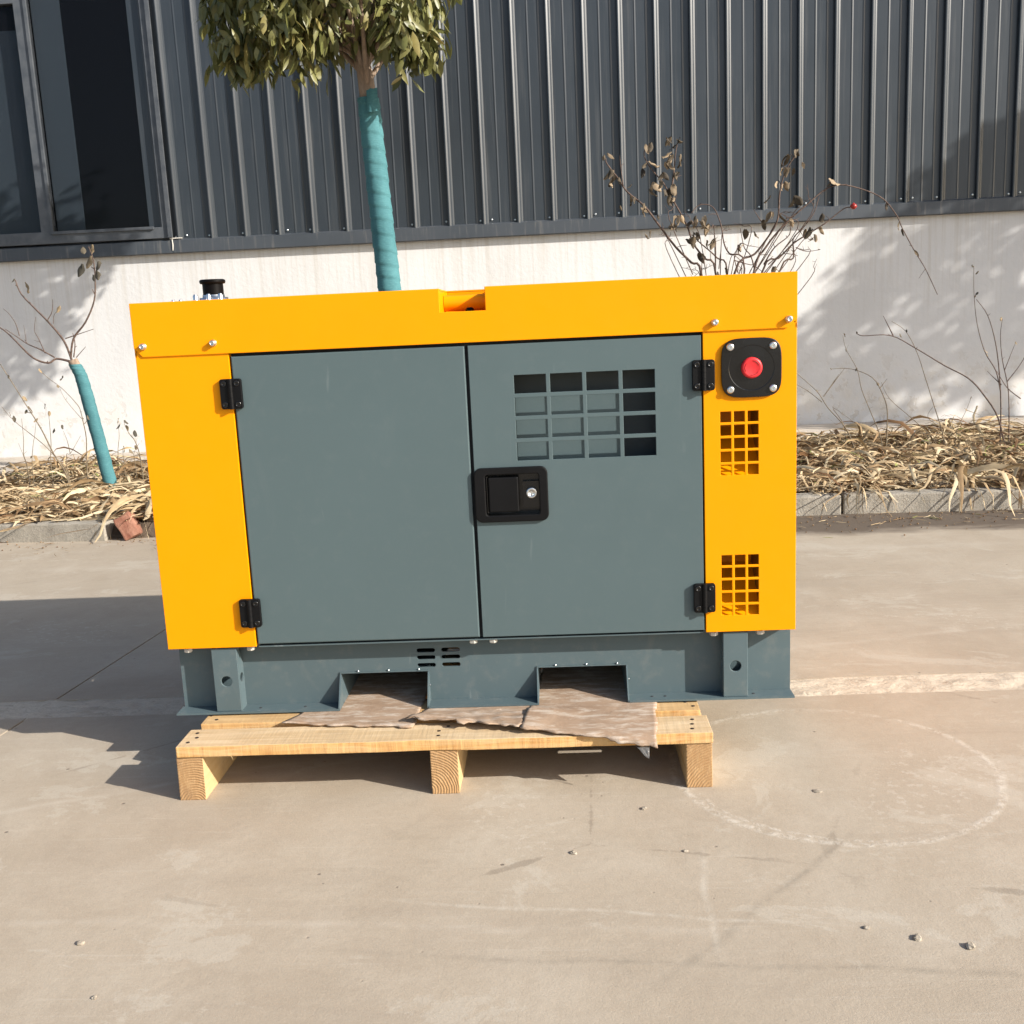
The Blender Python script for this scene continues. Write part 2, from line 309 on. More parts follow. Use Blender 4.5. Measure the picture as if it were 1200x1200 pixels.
# ---------------------------------------------------------------- mesh helpers
class MB:
    def __init__(s): s.v = []; s.f = []; s.mi = []; s.rv = []; s.sm = []
    def add(s, vs, fs, mi=0, rnd=None, smooth=False):
        b = len(s.v); s.v += [tuple(v) for v in vs]
        for f in fs: s.f.append(tuple(i + b for i in f)); s.mi.append(mi); s.sm.append(smooth)
        s.rv += [0.0 if rnd is None else rnd] * len(vs)
    def box(s, a, b, mi=0):
        x0, y0, z0 = a; x1, y1, z1 = b
        s.add([(x0, y0, z0), (x1, y0, z0), (x1, y1, z0), (x0, y1, z0), (x0, y0, z1), (x1, y0, z1), (x1, y1, z1), (x0, y1, z1)],
              [(0, 3, 2, 1), (4, 5, 6, 7), (0, 1, 5, 4), (1, 2, 6, 5), (2, 3, 7, 6), (3, 0, 4, 7)], mi)
    def tube(s, pts, rads, seg=8, mi=0, cap=True, smooth=True):
        pts = [Vector(p) for p in pts]; n = len(pts)
        if not hasattr(rads, '__len__'): rads = [rads] * n
        vs = []; up = None
        for i, p in enumerate(pts):
            d = (pts[min(i + 1, n - 1)] - pts[max(i - 1, 0)]).normalized()
            if up is None:
                up = Vector((0, 0, 1)) if abs(d.z) < .9 else Vector((0, 1, 0))
            a = d.cross(up).normalized(); b = a.cross(d).normalized(); up = b
            for k in range(seg):
                t = 2 * math.pi * k / seg; vs.append(p + (a * math.cos(t) + b * math.sin(t)) * rads[i])
        fs = [(i * seg + k, i * seg + (k + 1) % seg, (i + 1) * seg + (k + 1) % seg, (i + 1) * seg + k) for i in range(n - 1) for k in range(seg)]
        s.add(vs, fs, mi, None, smooth)
        if cap:
            s.add(vs[:seg], [tuple(range(seg))], mi); s.add(vs[-seg:], [tuple(reversed(range(seg)))], mi)
    def lathe(s, c, axis, prof, seg=24, mi=0, smooth=True):
        # prof: list of (distance along axis, radius)
        c = Vector(c); ax = Vector(axis).normalized(); u = ax.orthogonal().normalized(); w = ax.cross(u)
        vs = []
        for h, r in prof:
            for k in range(seg):
                t = 2 * math.pi * k / seg; vs.append(c + ax * h + (u * math.cos(t) + w * math.sin(t)) * r)
        n = len(prof)
        fs = [(i * seg + k, i * seg + (k + 1) % seg, (i + 1) * seg + (k + 1) % seg, (i + 1) * seg + k) for i in range(n - 1) for k in range(seg)]
        s.add(vs, fs, mi, None, smooth)
        if prof[-1][1] > 1e-6: s.add(vs[-seg:], [tuple(range(seg))], mi)
        if prof[0][1] > 1e-6: s.add(vs[:seg], [tuple(reversed(range(seg)))], mi)
    def mesh(s, name, mats):
        me = bpy.data.meshes.new(name); me.from_pydata(s.v, [], s.f)
        for m in (mats if isinstance(mats, (list, tuple)) else [mats]): me.materials.append(m)
        me.polygons.foreach_set('material_index', s.mi); me.polygons.foreach_set('use_smooth', s.sm)
        at = me.attributes.new('rnd', 'FLOAT', 'POINT'); at.data.foreach_set('value', s.rv)
        me.update(); return me

def wloc(o):
    v = Vector((0, 0, 0))
    while o is not None: v = v + o.location; o = o.parent
    return v
def put(name, me, parent=None, origin=None):
    """link a mesh given in world coordinates as one object; origin moves its pivot"""
    o = bpy.data.objects.new(name, me); COL.objects.link(o)
    og = Vector(origin) if origin is not None else None
    if og is not None: me.transform(Matrix.Translation(-og))
    base = og if og is not None else Vector((0, 0, 0))
    if parent is not None: o.parent = parent; o.location = base - wloc(parent)
    else: o.location = base
    return o
def obj(name, mb, mats, parent=None, origin=None): return put(name, mb.mesh(name, mats), parent, origin)
def tag(o, label, cat, group=None):
    o['label'] = label; o['category'] = cat
    if group: o['group'] = group
    return o
def struct(o): o['kind'] = 'structure'; return o
def stuff(o): o['kind'] = 'stuff'; return o
def thing(name, loc, label, cat, group=None):
    o = bpy.data.objects.new(name, None); COL.objects.link(o); o.location = loc; o.empty_display_size = .1
    return tag(o, label, cat, group)
def inst(name, me, parent, loc, rot=None, scale=None):
    o = bpy.data.objects.new(name, me); COL.objects.link(o); o.parent = parent
    o.location = Vector(loc) - wloc(parent)
    if rot is not None: o.rotation_euler = rot
    if scale is not None: o.scale = scale
    return o
def bbox_mesh(name, a, b, mat, bev=.002, seg=2):
    bm = bmesh.new(); bmesh.ops.create_cube(bm, size=1)
    for v in bm.verts: v.co = Vector([a[i] + (v.co[i] + .5) * (b[i] - a[i]) for i in range(3)])
    if bev: bmesh.ops.bevel(bm, geom=bm.edges[:], offset=bev, segments=seg, profile=.5, affect='EDGES')
    me = bpy.data.meshes.new(name); bm.to_mesh(me); bm.free(); me.materials.append(mat); return me
def plate_mesh(name, outer, holes, y0, y1, mat, bev=0.0, matrix=None):
    """sheet cut from an x-z outline with holes, from y0 (front) to y1; matrix remaps (x, y, z) afterwards"""
    cu_ = bpy.data.curves.new(name, 'CURVE'); cu_.dimensions = '2D'; cu_.fill_mode = 'BOTH'
    for poly in [outer] + holes:
        sp = cu_.splines.new('POLY'); sp.points.add(len(poly) - 1); sp.use_cyclic_u = True
        for p, (x, z) in zip(sp.points, poly): p.co = (x, z, 0, 1)
    th = y1 - y0
    cu_.extrude = th / 2 - bev; cu_.bevel_depth = bev; cu_.bevel_resolution = 1; cu_.offset = -bev
    o = bpy.data.objects.new(name, cu_)
    me = bpy.data.meshes.new_from_object(o)
    bpy.data.objects.remove(o); bpy.data.curves.remove(cu_)
    M = Matrix(((1, 0, 0, 0), (0, 0, -1, (y0 + y1) / 2), (0, 1, 0, 0), (0, 0, 0, 1)))
    me.transform(M if matrix is None else matrix @ M)
    me.materials.clear(); me.materials.append(mat); me.name = name
    for p in me.polygons: p.use_smooth = False
    return me
def rect(x0, z0, x1, z1): return [(x0, z0), (x1, z0), (x1, z1), (x0, z1)]
def rrect(x0, z0, x1, z1, r, n=6):
    out = []
    for cx, cz, a0 in ((x1 - r, z1 - r, 0), (x0 + r, z1 - r, 90), (x0 + r, z0 + r, 180), (x1 - r, z0 + r, 270)):
        for k in range(n + 1):
            a = R(a0 + 90 * k / n); out.append((cx + r * math.cos(a), cz + r * math.sin(a)))
    return out
def circ(x, z, r, n=24): return [(x + r * math.cos(2 * math.pi * k / n), z + r * math.sin(2 * math.pi * k / n)) for k in range(n)]
def superell(x, z, a, b, e, n=64):
    out = []
    for k in range(n):
        t = 2 * math.pi * k / n; c, s_ = math.cos(t), math.sin(t)
        out.append((x + a * math.copysign(abs(c) ** (2 / e), c), z + b * math.copysign(abs(s_) ** (2 / e), s_)))
    return out
# plant outlines, metres: (x, z) along each stem
SAP_BR = [[(-2.528,0.823),(-2.562,0.945),(-2.641,1.054),(-2.708,1.132),(-2.767,1.216),(-2.787,1.291)],[(-2.535,0.854),(-2.506,0.958),(-2.425,1.044),(-2.365,1.16),(-2.342,1.277),(-2.345,1.379),(-2.367,1.453)],[(-2.538,0.831),(-2.621,0.85),(-2.663,0.829),(-2.745,0.863),(-2.841,0.958),(-2.903,1.021),(-2.96,1.061)],[(-2.628,0.858),(-2.707,0.907),(-2.781,0.94),(-2.837,0.988),(-2.886,1.028)],[(-2.552,0.96),(-2.48,0.979),(-2.384,1.005)],[(-2.639,1.069),(-2.61,1.112),(-2.597,1.178)],[(-2.679,0.883),(-2.707,0.967),(-2.724,1.013),(-2.707,1.087)],[(-2.814,0.987),(-2.828,1.055),(-2.852,1.108),(-2.881,1.14)],[(-2.519,0.853),(-2.502,0.928),(-2.507,0.988)],[(-2.504,0.852),(-2.442,0.91)],[(-2.779,0.955),(-2.782,1.045)],[(-2.611,1.045),(-2.597,1.097),(-2.554,1.124)]]
SAP_LEAF = [(-2.397,1.331),(-2.303,1.348),(-2.346,1.372),(-2.377,1.432),(-2.33,1.44),(-2.324,1.298),(-2.731,1.251),(-2.551,1.124),(-2.342,1.284),(-2.786,1.289)]
WEED_L = [[[(-2.581,0.203),(-2.638,0.329),(-2.693,0.468),(-2.749,0.599),(-2.836,0.759),(-2.888,0.853)],[(-2.749,0.599),(-2.732,0.563),(-2.771,0.568)]],[[(-2.594,0.211),(-2.643,0.293),(-2.719,0.383),(-2.855,0.518),(-2.924,0.6)]],[[(-2.497,0.236),(-2.478,0.402),(-2.484,0.503),(-2.486,0.545),(-2.516,0.589),(-2.584,0.685),(-2.649,0.744),(-2.694,0.785)],[(-2.482,0.513),(-2.497,0.517),(-2.564,0.62),(-2.584,0.685)],[(-2.479,0.481),(-2.453,0.516)]],[[(-2.723,0.267),(-2.708,0.383),(-2.688,0.561)],[(-2.628,0.293),(-2.603,0.313),(-2.533,0.411)],[(-2.603,0.313),(-2.609,0.386),(-2.623,0.444)]],[[(-2.886,0.237),(-2.89,0.318),(-2.886,0.397),(-2.888,0.52)],[(-2.855,0.251),(-2.831,0.373),(-2.818,0.416),(-2.788,0.501)],[(-2.886,0.237),(-2.926,0.377)]],[[(-2.232,0.262),(-2.254,0.357),(-2.278,0.401),(-2.294,0.445),(-2.302,0.473)],[(-2.361,0.282),(-2.34,0.396),(-2.341,0.482)],[(-2.237,0.277),(-2.298,0.294)],[(-2.266,0.249),(-2.265,0.292),(-2.225,0.348)],[(-2.332,0.252),(-2.331,0.324)]]]
WEED_L_HEAD = [[(-2.835,0.766),(-2.756,0.568),(-2.654,0.595)],[(-2.853,0.529),(-2.883,0.555)],[(-2.694,0.785),(-2.601,0.696),(-2.453,0.516),(-2.57,0.74)],[(-2.69,0.543),(-2.624,0.465),(-2.678,0.446)],[(-2.786,0.505),(-2.85,0.632)],[(-2.337,0.482),(-2.295,0.437),(-2.242,0.403),(-2.326,0.316),(-2.33,0.446),(-2.297,0.47),(-2.254,0.321),(-2.286,0.3)]]
WEED_R = [[[(2.65,0.092),(2.598,0.297),(2.517,0.425),(2.423,0.522),(2.299,0.596),(2.144,0.695),(2.006,0.77),(1.854,0.776),(1.824,0.793)],[(2.021,0.769),(1.966,0.877)]],[[(2.345,0.088),(2.31,0.231),(2.26,0.374),(2.209,0.531),(2.16,0.671),(2.097,0.788),(2.02,0.845)],[(2.31,0.231),(2.231,0.313),(2.26,0.374)]],[[(1.987,0.198),(1.922,0.373),(1.874,0.484),(1.842,0.593),(1.787,0.703),(1.77,0.78)]],[[(2.026,0.196),(2.03,0.353),(1.998,0.447),(1.935,0.543),(1.827,0.594),(1.712,0.599)],[(1.982,0.479),(2.026,0.531)]],[[(1.865,0.124),(1.801,0.268),(1.707,0.382),(1.644,0.478),(1.52,0.592)],[(1.675,0.415),(1.598,0.48),(1.513,0.531)],[(1.683,0.445),(1.766,0.566)],[(1.705,0.476),(1.796,0.595)],[(1.801,0.268),(1.737,0.381),(1.893,0.264)]],[[(2.312,0.168),(2.185,0.299),(2.06,0.414),(2.012,0.509)],[(2.433,0.211),(2.483,0.334),(2.503,0.41)],[(2.483,0.334),(2.568,0.299)]],[[(2.69,0.121),(2.689,0.325),(2.673,0.511),(2.635,0.696),(2.591,0.849),(2.528,0.941)],[(2.681,0.418),(2.649,0.542),(2.584,0.652),(2.54,0.806),(2.519,0.972),(2.498,1.121)],[(2.792,0.382),(2.713,0.447),(2.649,0.542)],[(2.682,0.464),(2.603,0.544)]],[[(2.751,0.119),(2.738,0.416),(2.699,0.601),(2.678,0.739),(2.682,0.829)],[(2.709,0.54),(2.763,0.69)],[(2.727,0.478),(2.812,0.596),(2.844,0.716)]]]
WEED_R_HEAD = [[(1.824,0.793)],[(2.097,0.788),(2.067,0.767)],[(1.787,0.703),(1.77,0.78)],[(1.712,0.599),(1.857,0.588),(1.966,0.503)],[(1.644,0.478),(1.52,0.592)],[(2.483,0.334),(2.503,0.402)],[(2.498,1.121),(2.53,1.083),(2.534,0.971),(2.52,0.957),(2.584,0.652),(2.6,0.636)],[(2.682,0.826),(2.763,0.69)]]
ROSE = [[(0.969,1.119),(0.915,1.198),(0.839,1.277),(0.753,1.388),(0.678,1.487),(0.593,1.566),(0.551,1.631),(0.493,1.708),(0.488,1.739)],[(1.041,1.127),(0.981,1.216),(0.927,1.294),(0.895,1.381),(0.842,1.479),(0.811,1.534),(0.779,1.599),(0.715,1.675),(0.684,1.74),(0.69,1.776)],[(1.101,1.124),(1.047,1.213),(0.96,1.292),(0.917,1.337)],[(0.811,1.534),(0.828,1.617),(0.841,1.731),(0.853,1.793)],[(1.134,1.122),(1.244,1.225),(1.31,1.307),(1.353,1.39),(1.364,1.527),(1.396,1.63),(1.444,1.7)],[(1.233,1.118),(1.299,1.254),(1.397,1.367),(1.505,1.457),(1.612,1.535),(1.708,1.546)],[(1.277,1.126),(1.365,1.198),(1.441,1.269),(1.506,1.308),(1.592,1.357),(1.688,1.426),(1.726,1.43)],[(1.189,1.152),(1.113,1.231),(1.081,1.286),(1.065,1.383),(1.028,1.47),(0.962,1.484),(0.918,1.444)],[(1.365,1.122),(1.441,1.194),(1.441,1.29),(1.484,1.341),(1.537,1.413),(1.569,1.495)],[(1.244,1.128),(1.222,1.215),(1.19,1.26),(1.168,1.357)],[(1.452,1.247),(1.506,1.225),(1.577,1.23)],[(1.277,1.383),(1.234,1.449)],[(0.969,1.13),(0.97,1.227)],[(1.057,1.158),(1.069,1.266)],[(1.288,1.169),(1.343,1.252),(1.419,1.313),(1.418,1.387)],[(1.31,1.168),(1.386,1.218),(1.463,1.204)],[(1.156,1.132),(1.135,1.219),(1.189,1.174)],[(0.572,1.599),(0.563,1.694),(0.559,1.746)],[(1.135,1.198),(1.244,1.171),(1.266,1.256)]]
ROSE_CANE = [[(1.612,1.535),(1.71,1.547),(1.887,1.488),(1.983,1.399),(2.032,1.321),(2.104,1.211),(2.176,1.113),(2.254,0.976)]]
ROSE_LEAF = [(0.494,1.734),(0.517,1.596),(0.502,1.65),(0.55,1.616),(0.552,1.478),(0.615,1.591),(0.619,1.517),(0.662,1.467),(0.727,1.432),(0.686,1.338),(0.708,1.347),(0.699,1.687),(0.696,1.775),(0.671,1.657),(0.799,1.796),(0.853,1.793),(0.825,1.717),(0.862,1.704),(0.856,1.631),(0.769,1.625),(0.802,1.681),(0.8,1.545),(0.833,1.564),(0.821,1.507),(0.836,1.405),(0.824,1.374),(0.707,1.55),(0.73,1.58),(0.917,1.337),(1.015,1.284),(0.959,1.217),(0.949,1.325),(1.005,1.354),(1.19,1.324),(1.245,1.321),(1.342,1.554),(1.385,1.547),(1.434,1.476),(1.332,1.407),(1.364,1.39),(1.418,1.618),(1.455,1.7),(1.375,1.615),(1.396,1.671),(1.466,1.642),(1.283,1.362),(1.617,1.554),(1.565,1.316),(1.528,1.281),(1.5,1.314),(1.57,1.385),(1.413,1.366),(1.31,1.487),(1.168,1.255),(1.074,1.131),(1.332,1.134),(0.918,1.391),(0.934,1.411),(0.95,1.378),(0.983,1.398),(0.905,1.295)]
HIP = [(1.731,1.433)]

# ================================================================ THE SETTING
# ground: dark sub-base with four concrete slabs and a rough pour joint
ground = struct(bpy.data.objects.new('ground', None)); COL.objects.link(ground)
g = MB(); g.box((-60, -60, -.30), (60, 60, -.10)); struct(obj('sub_base', g, MAT['sub'], ground))
def jx(y): return -1.2255 + .0965 * y           # the sawn joint that runs away from the camera
def slab(x0f, x1f, y0, y1, wob0=None, wob1=None):
    n = 60; ys = [y0, y1]
    mb = MB(); vs = []
    L = 40.0
    def edge(y, wob):
        xa, xb = x0f(y), x1f(y); pts = []
        # fine spacing near the place, coarse far out
        xs = sorted(set([xa, xb] + [x for x in [i * .06 for i in range(-60, 61)] if xa < x < xb]))
        for x in xs: pts.append((x, y + (wob * (mnoise.noise((x * 7, y * 3, 1.3)) + .5 * mnoise.noise((x * 23, y, 4.1))) if wob else 0)))
        return pts
    e0 = edge(y0, wob0); e1 = edge(y1, wob1)
    poly = e0 + list(reversed(e1))
    m = len(poly)
    vs = [(x, y, 0) for x, y in poly] + [(x, y, -.10) for x, y in poly]
    mb.add(vs, [tuple(range(m))] + [(i, i + m, (i + 1) % m + m, (i + 1) % m) for i in range(m)])
    return mb
ya, yb = .325, .450
for (xa, xb, y0, y1, w0, w1) in ((lambda y: -40, lambda y: jx(y) - .003, -40, ya, None, .006), (lambda y: jx(y) + .003, lambda y: 40, -40, ya, None, .006),
                                 (lambda y: -40, lambda y: jx(y) - .003, yb, 2.72, .007, None), (lambda y: jx(y) + .003, lambda y: 40, yb, 2.72, .007, None)):
    obj('concrete_slab', slab(xa, xb, y0, y1, w0, w1), MAT['concrete'], ground)
# rough strip between the slabs: a bumpy grid
mb = MB(); nx, ny = 420, 14; vs = []
for i in range(nx + 1):
    x = -3.2 + 6.4 * i / nx
    for j in range(ny + 1):
        y = ya - .012 + (yb - ya + .024) * j / ny
        e = min(j, ny - j) / 3.0
        h = -.001 + .005 * (mnoise.noise((x * 24, y * 30, 0)) + .6 * mnoise.noise((x * 60, y * 70, 5)))
        vs.append((x, y, h if e >= 1 else min(h, -.001)))
mb.add(vs, [(i * (ny + 1) + j, (i + 1) * (ny + 1) + j, (i + 1) * (ny + 1) + j + 1, i * (ny + 1) + j + 1) for i in range(nx) for j in range(ny)], 0, None, True)
mb.box((-40, ya - .01, -.1), (-3.2, yb + .01, -.004)); mb.box((3.2, ya - .01, -.1), (40, yb + .01, -.004))
struct(obj('joint_strip', mb, MAT['joint'], ground))

# kerb: separate stones
kerb = struct(bpy.data.objects.new('kerb', None)); COL.objects.link(kerb)
def stone(x0, x1, y, ang, h=.088):
    L = x1 - x0
    bm = bmesh.new(); bmesh.ops.create_cube(bm, size=1)
    for v in bm.verts: v.co = Vector((v.co.x * L, v.co.y * .11, v.co.z * (h + .1)))
    bmesh.ops.bevel(bm, geom=bm.edges[:], offset=.007, segments=2, profile=.6, affect='EDGES')
    bmesh.ops.subdivide_edges(bm, edges=[e for e in bm.edges if e.calc_length() > .3], cuts=24, use_grid_fill=True)
    for v in bm.verts:
        d = mnoise.noise_vector((v.co + Vector((x0 * 3, 0, 0))) * 14) * .003; v.co += d
    me = bpy.data.meshes.new('kerb_stone'); bm.to_mesh(me); bm.free(); me.materials.append(MAT['kerb'])
    o = inst('kerb_stone', me, kerb, ((x0 + x1) / 2, y, (h - .1) / 2), (0, 0, ang)); return o
stone(-3.02, -1.975, 2.695, R(-5.2)); stone(-4.06, -3.03, 2.785, R(-4.8)); stone(-5.1, -4.07, 2.86, R(-3)); stone(-6.15, -5.11, 2.89, R(-1))
stone(-.60, .42, 2.645, R(0)); stone(.43, 1.475, 2.632, R(-.6)); stone(1.487, 2.53, 2.605, R(-3.0)); stone(2.54, 3.58, 2.555, R(-2)); stone(3.59, 4.62, 2.53, R(-1)); stone(4.63, 5.66, 2.52, 0); stone(5.67, 6.7, 2.52, 0); stone(6.71, 7.74, 2.52, 0)

# planted bed and the cement apron under the wall
def bedz(x, y):
    return .062 + .022 * mnoise.noise((x * 1.9, y * 2.1, 0)) + .014 * mnoise.noise((x * 6, y * 6, 3)) + .02 * max(0, min(1, (y - 2.75) / .6))
mb = MB(); nx, ny = 300, 44; vs = []
for i in range(nx + 1):
    x = -8 + 18 * i / nx
    for j in range(ny + 1):
        y = 2.63 + (4.75 - 2.63) * j / ny
        z = bedz(x, y)
        if j == 0: z = -.01
        vs.append((x, y, z))
mb.add(vs, [(i * (ny + 1) + j, (i + 1) * (ny + 1) + j, (i + 1) * (ny + 1) + j + 1, i * (ny + 1) + j + 1) for i in range(nx) for j in range(ny)], 0, None, True)
struct(obj('bed_soil', mb, MAT['soil']))
mb = MB(); nx = 200; vs = []
for i in range(nx + 1):
    x = -8 + 18 * i / nx
    yy = 4.62 + .03 * mnoise.noise((x * 3, 0, 0)) + .012 * mnoise.noise((x * 13, 0, 2))
    zt = .098 + .004 * mnoise.noise((x * 5, 7, 0))
    vs += [(x, yy, .0), (x, yy + .004, zt), (x, 5.395, .106), (x, 5.395, .0)]
mb.add(vs, [(i * 4 + k, (i + 1) * 4 + k, (i + 1) * 4 + k + 1, i * 4 + k + 1) for i in range(nx) for k in range(3)])
struct(obj('wall_apron', mb, MAT['apron']))

# ================================================================ BUILDING
bld = thing('building', (0, 5.4, .1), 'low workshop building with charcoal ribbed metal siding over a white plastered wall', 'building')
mb = MB(); mb.box((-8, 5.400, -.05), (10, 5.60, 1.53)); obj('base_wall', mb, MAT['plaster'], bld)
PITCH = .2437
def siding_mesh():
    z0, z1 = 1.600, 5.2
    pr = [(0, 0), (.074, 0), (.076, -.0022), (.080, -.0024), (.088, 0), (.150, 0), (.152, -.0022), (.156, -.0024), (.164, 0),
          (PITCH - .044, 0), (PITCH - .041, -.024), (PITCH - .037, -.027), (PITCH - .031, -.027), (PITCH - .020, -.0205), (PITCH - .010, -.0045), (PITCH, 0)]
    mb = MB(); vs = []
    for x, y in pr: vs += [(x, y, z0), (x, y, z1)]
    mb.add(vs, [(2 * i, 2 * i + 2, 2 * i + 3, 2 * i + 1) for i in range(len(pr) - 1)])
    # lower lip closing the rib
    n = len(pr); vs = [(x, y, z0) for x, y in pr] + [(x, .012, z0) for x, y in pr]
    mb.add(vs, [(i, i + n, i + n + 1, i + 1) for i in range(n - 1)])
    return mb.mesh('siding_panel', MAT['siding'])
sm = siding_mesh()
sc = MB(); sc.lathe((0, 0, 0), (0, -1, 0), [(0, .0085), (.0015, .0085), (.002, .005), (.006, .0045)], 8); scm = sc.mesh('screw', MAT['zinc'])
for k in range(-10, 29):
    x = .0035 + (k - 1) * PITCH
    jog = random.uniform(-.0012, .0012)
    p = inst('siding_panel', sm, bld, (x, 5.385 + jog, 0))
    inst('screw', scm, p, (x + PITCH - .058, 5.384 + jog, 1.648 + random.uniform(-.006, .006)))
    if k % 3 == 0: inst('screw', scm, p, (x + .02, 5.384 + jog, 1.652))
for k in range(-33, -17): inst('siding_panel', sm, bld, (-4.73 + (k + 17) * PITCH, 5.385, 0))
inst('siding_panel', sm, bld, (-4.73, 5.385, 0))
# slate flashing: sloping ledge, drip edge
mb = MB(); pr = [(5.39, 1.632), (5.352, 1.618), (5.350, 1.534), (5.356, 1.528), (5.398, 1.530)]
n = len(pr)
for xa, xb in ((-8, -2.512), (-2.509, 1.13), (1.133, 4.7), (4.703, 10)):
    vs = [(xa, y, z) for y, z in pr] + [(xb, y, z) for y, z in pr]
    mb.add(vs, [(i, i + n, i + n + 1, i + 1) for i in range(n - 1)] + [tuple(range(n)), tuple(reversed(range(n, 2 * n)))])
obj('flashing', mb, MAT['flash'], bld)
mb = MB(); mb.tube([(-2.5105, 5.349, 1.625), (-2.509, 5.3485, 1.585), (-2.512, 5.3485, 1.548)], [.004, .005, .003], 6); mb.tube([(-2.53, 5.36, 1.632), (-2.44, 5.358, 1.633)], .005, 6)
obj('sealant_bead', mb, MAT['seal'], bld)
# window: frame with mullion, panes, blind behind the right pane
wx0, wx1, wz0, wz1 = -4.52, -2.515, 1.637, 3.62
frame = plate_mesh('window', rect(wx0, wz0, wx1, wz1), [rect(-3.375, wz0 + .078, wx1 - .062, wz1 - .08), rect(wx0 + .06, wz0 + .085, -3.458, 3.252)], 5.352, 5.42, MAT['frame'], .003)
wn_ = put('window', frame, bld)
mb = MB(); mb.box((-3.381, 5.340, wz0 + .07), (-3.362, 5.3515, wz1 - .07)); mb.box((-3.380, 5.338, wz0 + .064), (wx1 - .12, 5.3515, wz0 + .084)); obj('glazing_bead', mb, MAT['frame'], wn_)
mb = MB(); mb.box((wx1 - .016, 5.335, wz0 + .002), (wx1 + .012, 5.3515, 5.2)); obj('corner_trim', mb, MAT['frame'], wn_)
mb = MB(); mb.box((-3.378, 5.385, wz0 + .07), (wx1 - .058, 5.391, wz1 - .07)); obj('pane', mb, MAT['glass'], wn_)
mb = MB(); mb.box((wx0 + .05, 5.385, wz0 + .07), (-3.452, 5.391, 3.27)); obj('pane', mb, MAT['glass'], wn_)
mb = MB(); mb.box((-3.37, 5.43, wz0 + .07), (-3.165, 5.436, wz1 - .07)); mb.box((wx0 + .05, 5.43, wz0 + .07), (-3.45, 5.436, 3.1)); obj('blind', mb, MAT['blind'], wn_)
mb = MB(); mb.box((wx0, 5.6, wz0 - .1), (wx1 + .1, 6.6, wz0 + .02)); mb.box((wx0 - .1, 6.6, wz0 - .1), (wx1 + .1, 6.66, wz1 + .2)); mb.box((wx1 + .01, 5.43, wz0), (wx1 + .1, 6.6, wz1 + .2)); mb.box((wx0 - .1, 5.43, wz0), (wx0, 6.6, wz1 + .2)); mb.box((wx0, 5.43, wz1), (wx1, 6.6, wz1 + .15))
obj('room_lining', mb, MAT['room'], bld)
mb = MB(); mb.box((-8, 5.44, 3.64), (-2.51, 5.5, 5.2)); mb.box((-8, 5.33, 5.2), (10, 9, 5.35)); mb.box((-2.4, 5.44, 1.5), (10, 5.5, 5.19)); obj('wall_backing', mb, MAT['siding'], bld)
mb = MB(); mb.box((wx0, 5.36, 3.625), (wx1, 5.42, 5.19)); obj('window_head', mb, MAT['siding'], bld)

# ================================================================ PALLET
pal = thing('pallet', (-.07, .2, 0), 'pale pine shipping pallet lying on the concrete under the generator', 'pallet')
def board(name, a, b, mat, bev=.0025, seed=0, wob=.0014):
    bm = bmesh.new(); bmesh.ops.create_cube(bm, size=1)
    for v in bm.verts: v.co = Vector([a[i] + (v.co[i] + .5) * (b[i] - a[i]) for i in range(3)])
    bmesh.ops.bevel(bm, geom=bm.edges[:], offset=bev, segments=2, profile=.6, affect='EDGES')
    ax = 0 if b[0] - a[0] > b[1] - a[1] else 1
    bmesh.ops.subdivide_edges(bm, edges=[e for e in bm.edges if abs(e.verts[0].co[ax] - e.verts[1].co[ax]) > .2], cuts=40, use_grid_fill=True)
    for v in bm.verts:
        q = v.co * 5; q[ax] *= 2.2
        v.co += Vector((0 if ax == 0 else 1, 1 if ax == 0 else 0, .35)) * (wob * mnoise.noise(q + Vector((seed, 0, seed * 3))))
    me = bpy.data.meshes.new(name); bm.to_mesh(me); bm.free(); me.materials.append(mat)
    c = (Vector(a) + Vector(b)) / 2
    return put(name, me, pal, c)
nm = MB(); nm.lathe((0, 0, 0), (0, 0, 1), [(-.002, .004), (.0006, .004), (.001, .0028)], 8); nmesh = nm.mesh('nail', MAT['nail'])
ST = [(-.618, -.563), (-.094, -.038), (.422, .474)]
for xa, xb in ST:
    o = board('stringer', (xa, -.160, .0), (xb, .80, .0945), MAT['woody'], .002, xa * 7, .002)
    o.data.materials.append(MAT['end'])
    for p in o.data.polygons:
        if abs(p.normal.y) > .9: p.material_index = 1
for i, (y0, y1, xa, xb, m) in enumerate([(-.1635, -.072, -.615, .4755, 'wood'), (-.043, .05, -.604, .467, 'wooddark'), (.13, .22, -.612, .472, 'wood'), (.31, .40, -.61, .474, 'wood'), (.49, .58, -.613, .47, 'wood'), (.70, .795, -.615, .475, 'wood')]):
    b = board('deck_board', (xa, y0, .0955), (xb, y1, .1185), MAT[m], .002, i * 3.7)
    b.data.materials.append(MAT['sawn'])
    for q in b.data.polygons:
        if abs(q.normal.y) > .7: q.material_index = 1
    if i < 2:
        for sx in (-.585, -.068, .446):
            for k in range(3): inst('nail', nmesh, b, (sx + random.uniform(-.012, .012), (y0 + y1) / 2 + (k - 1) * .024, .1187))

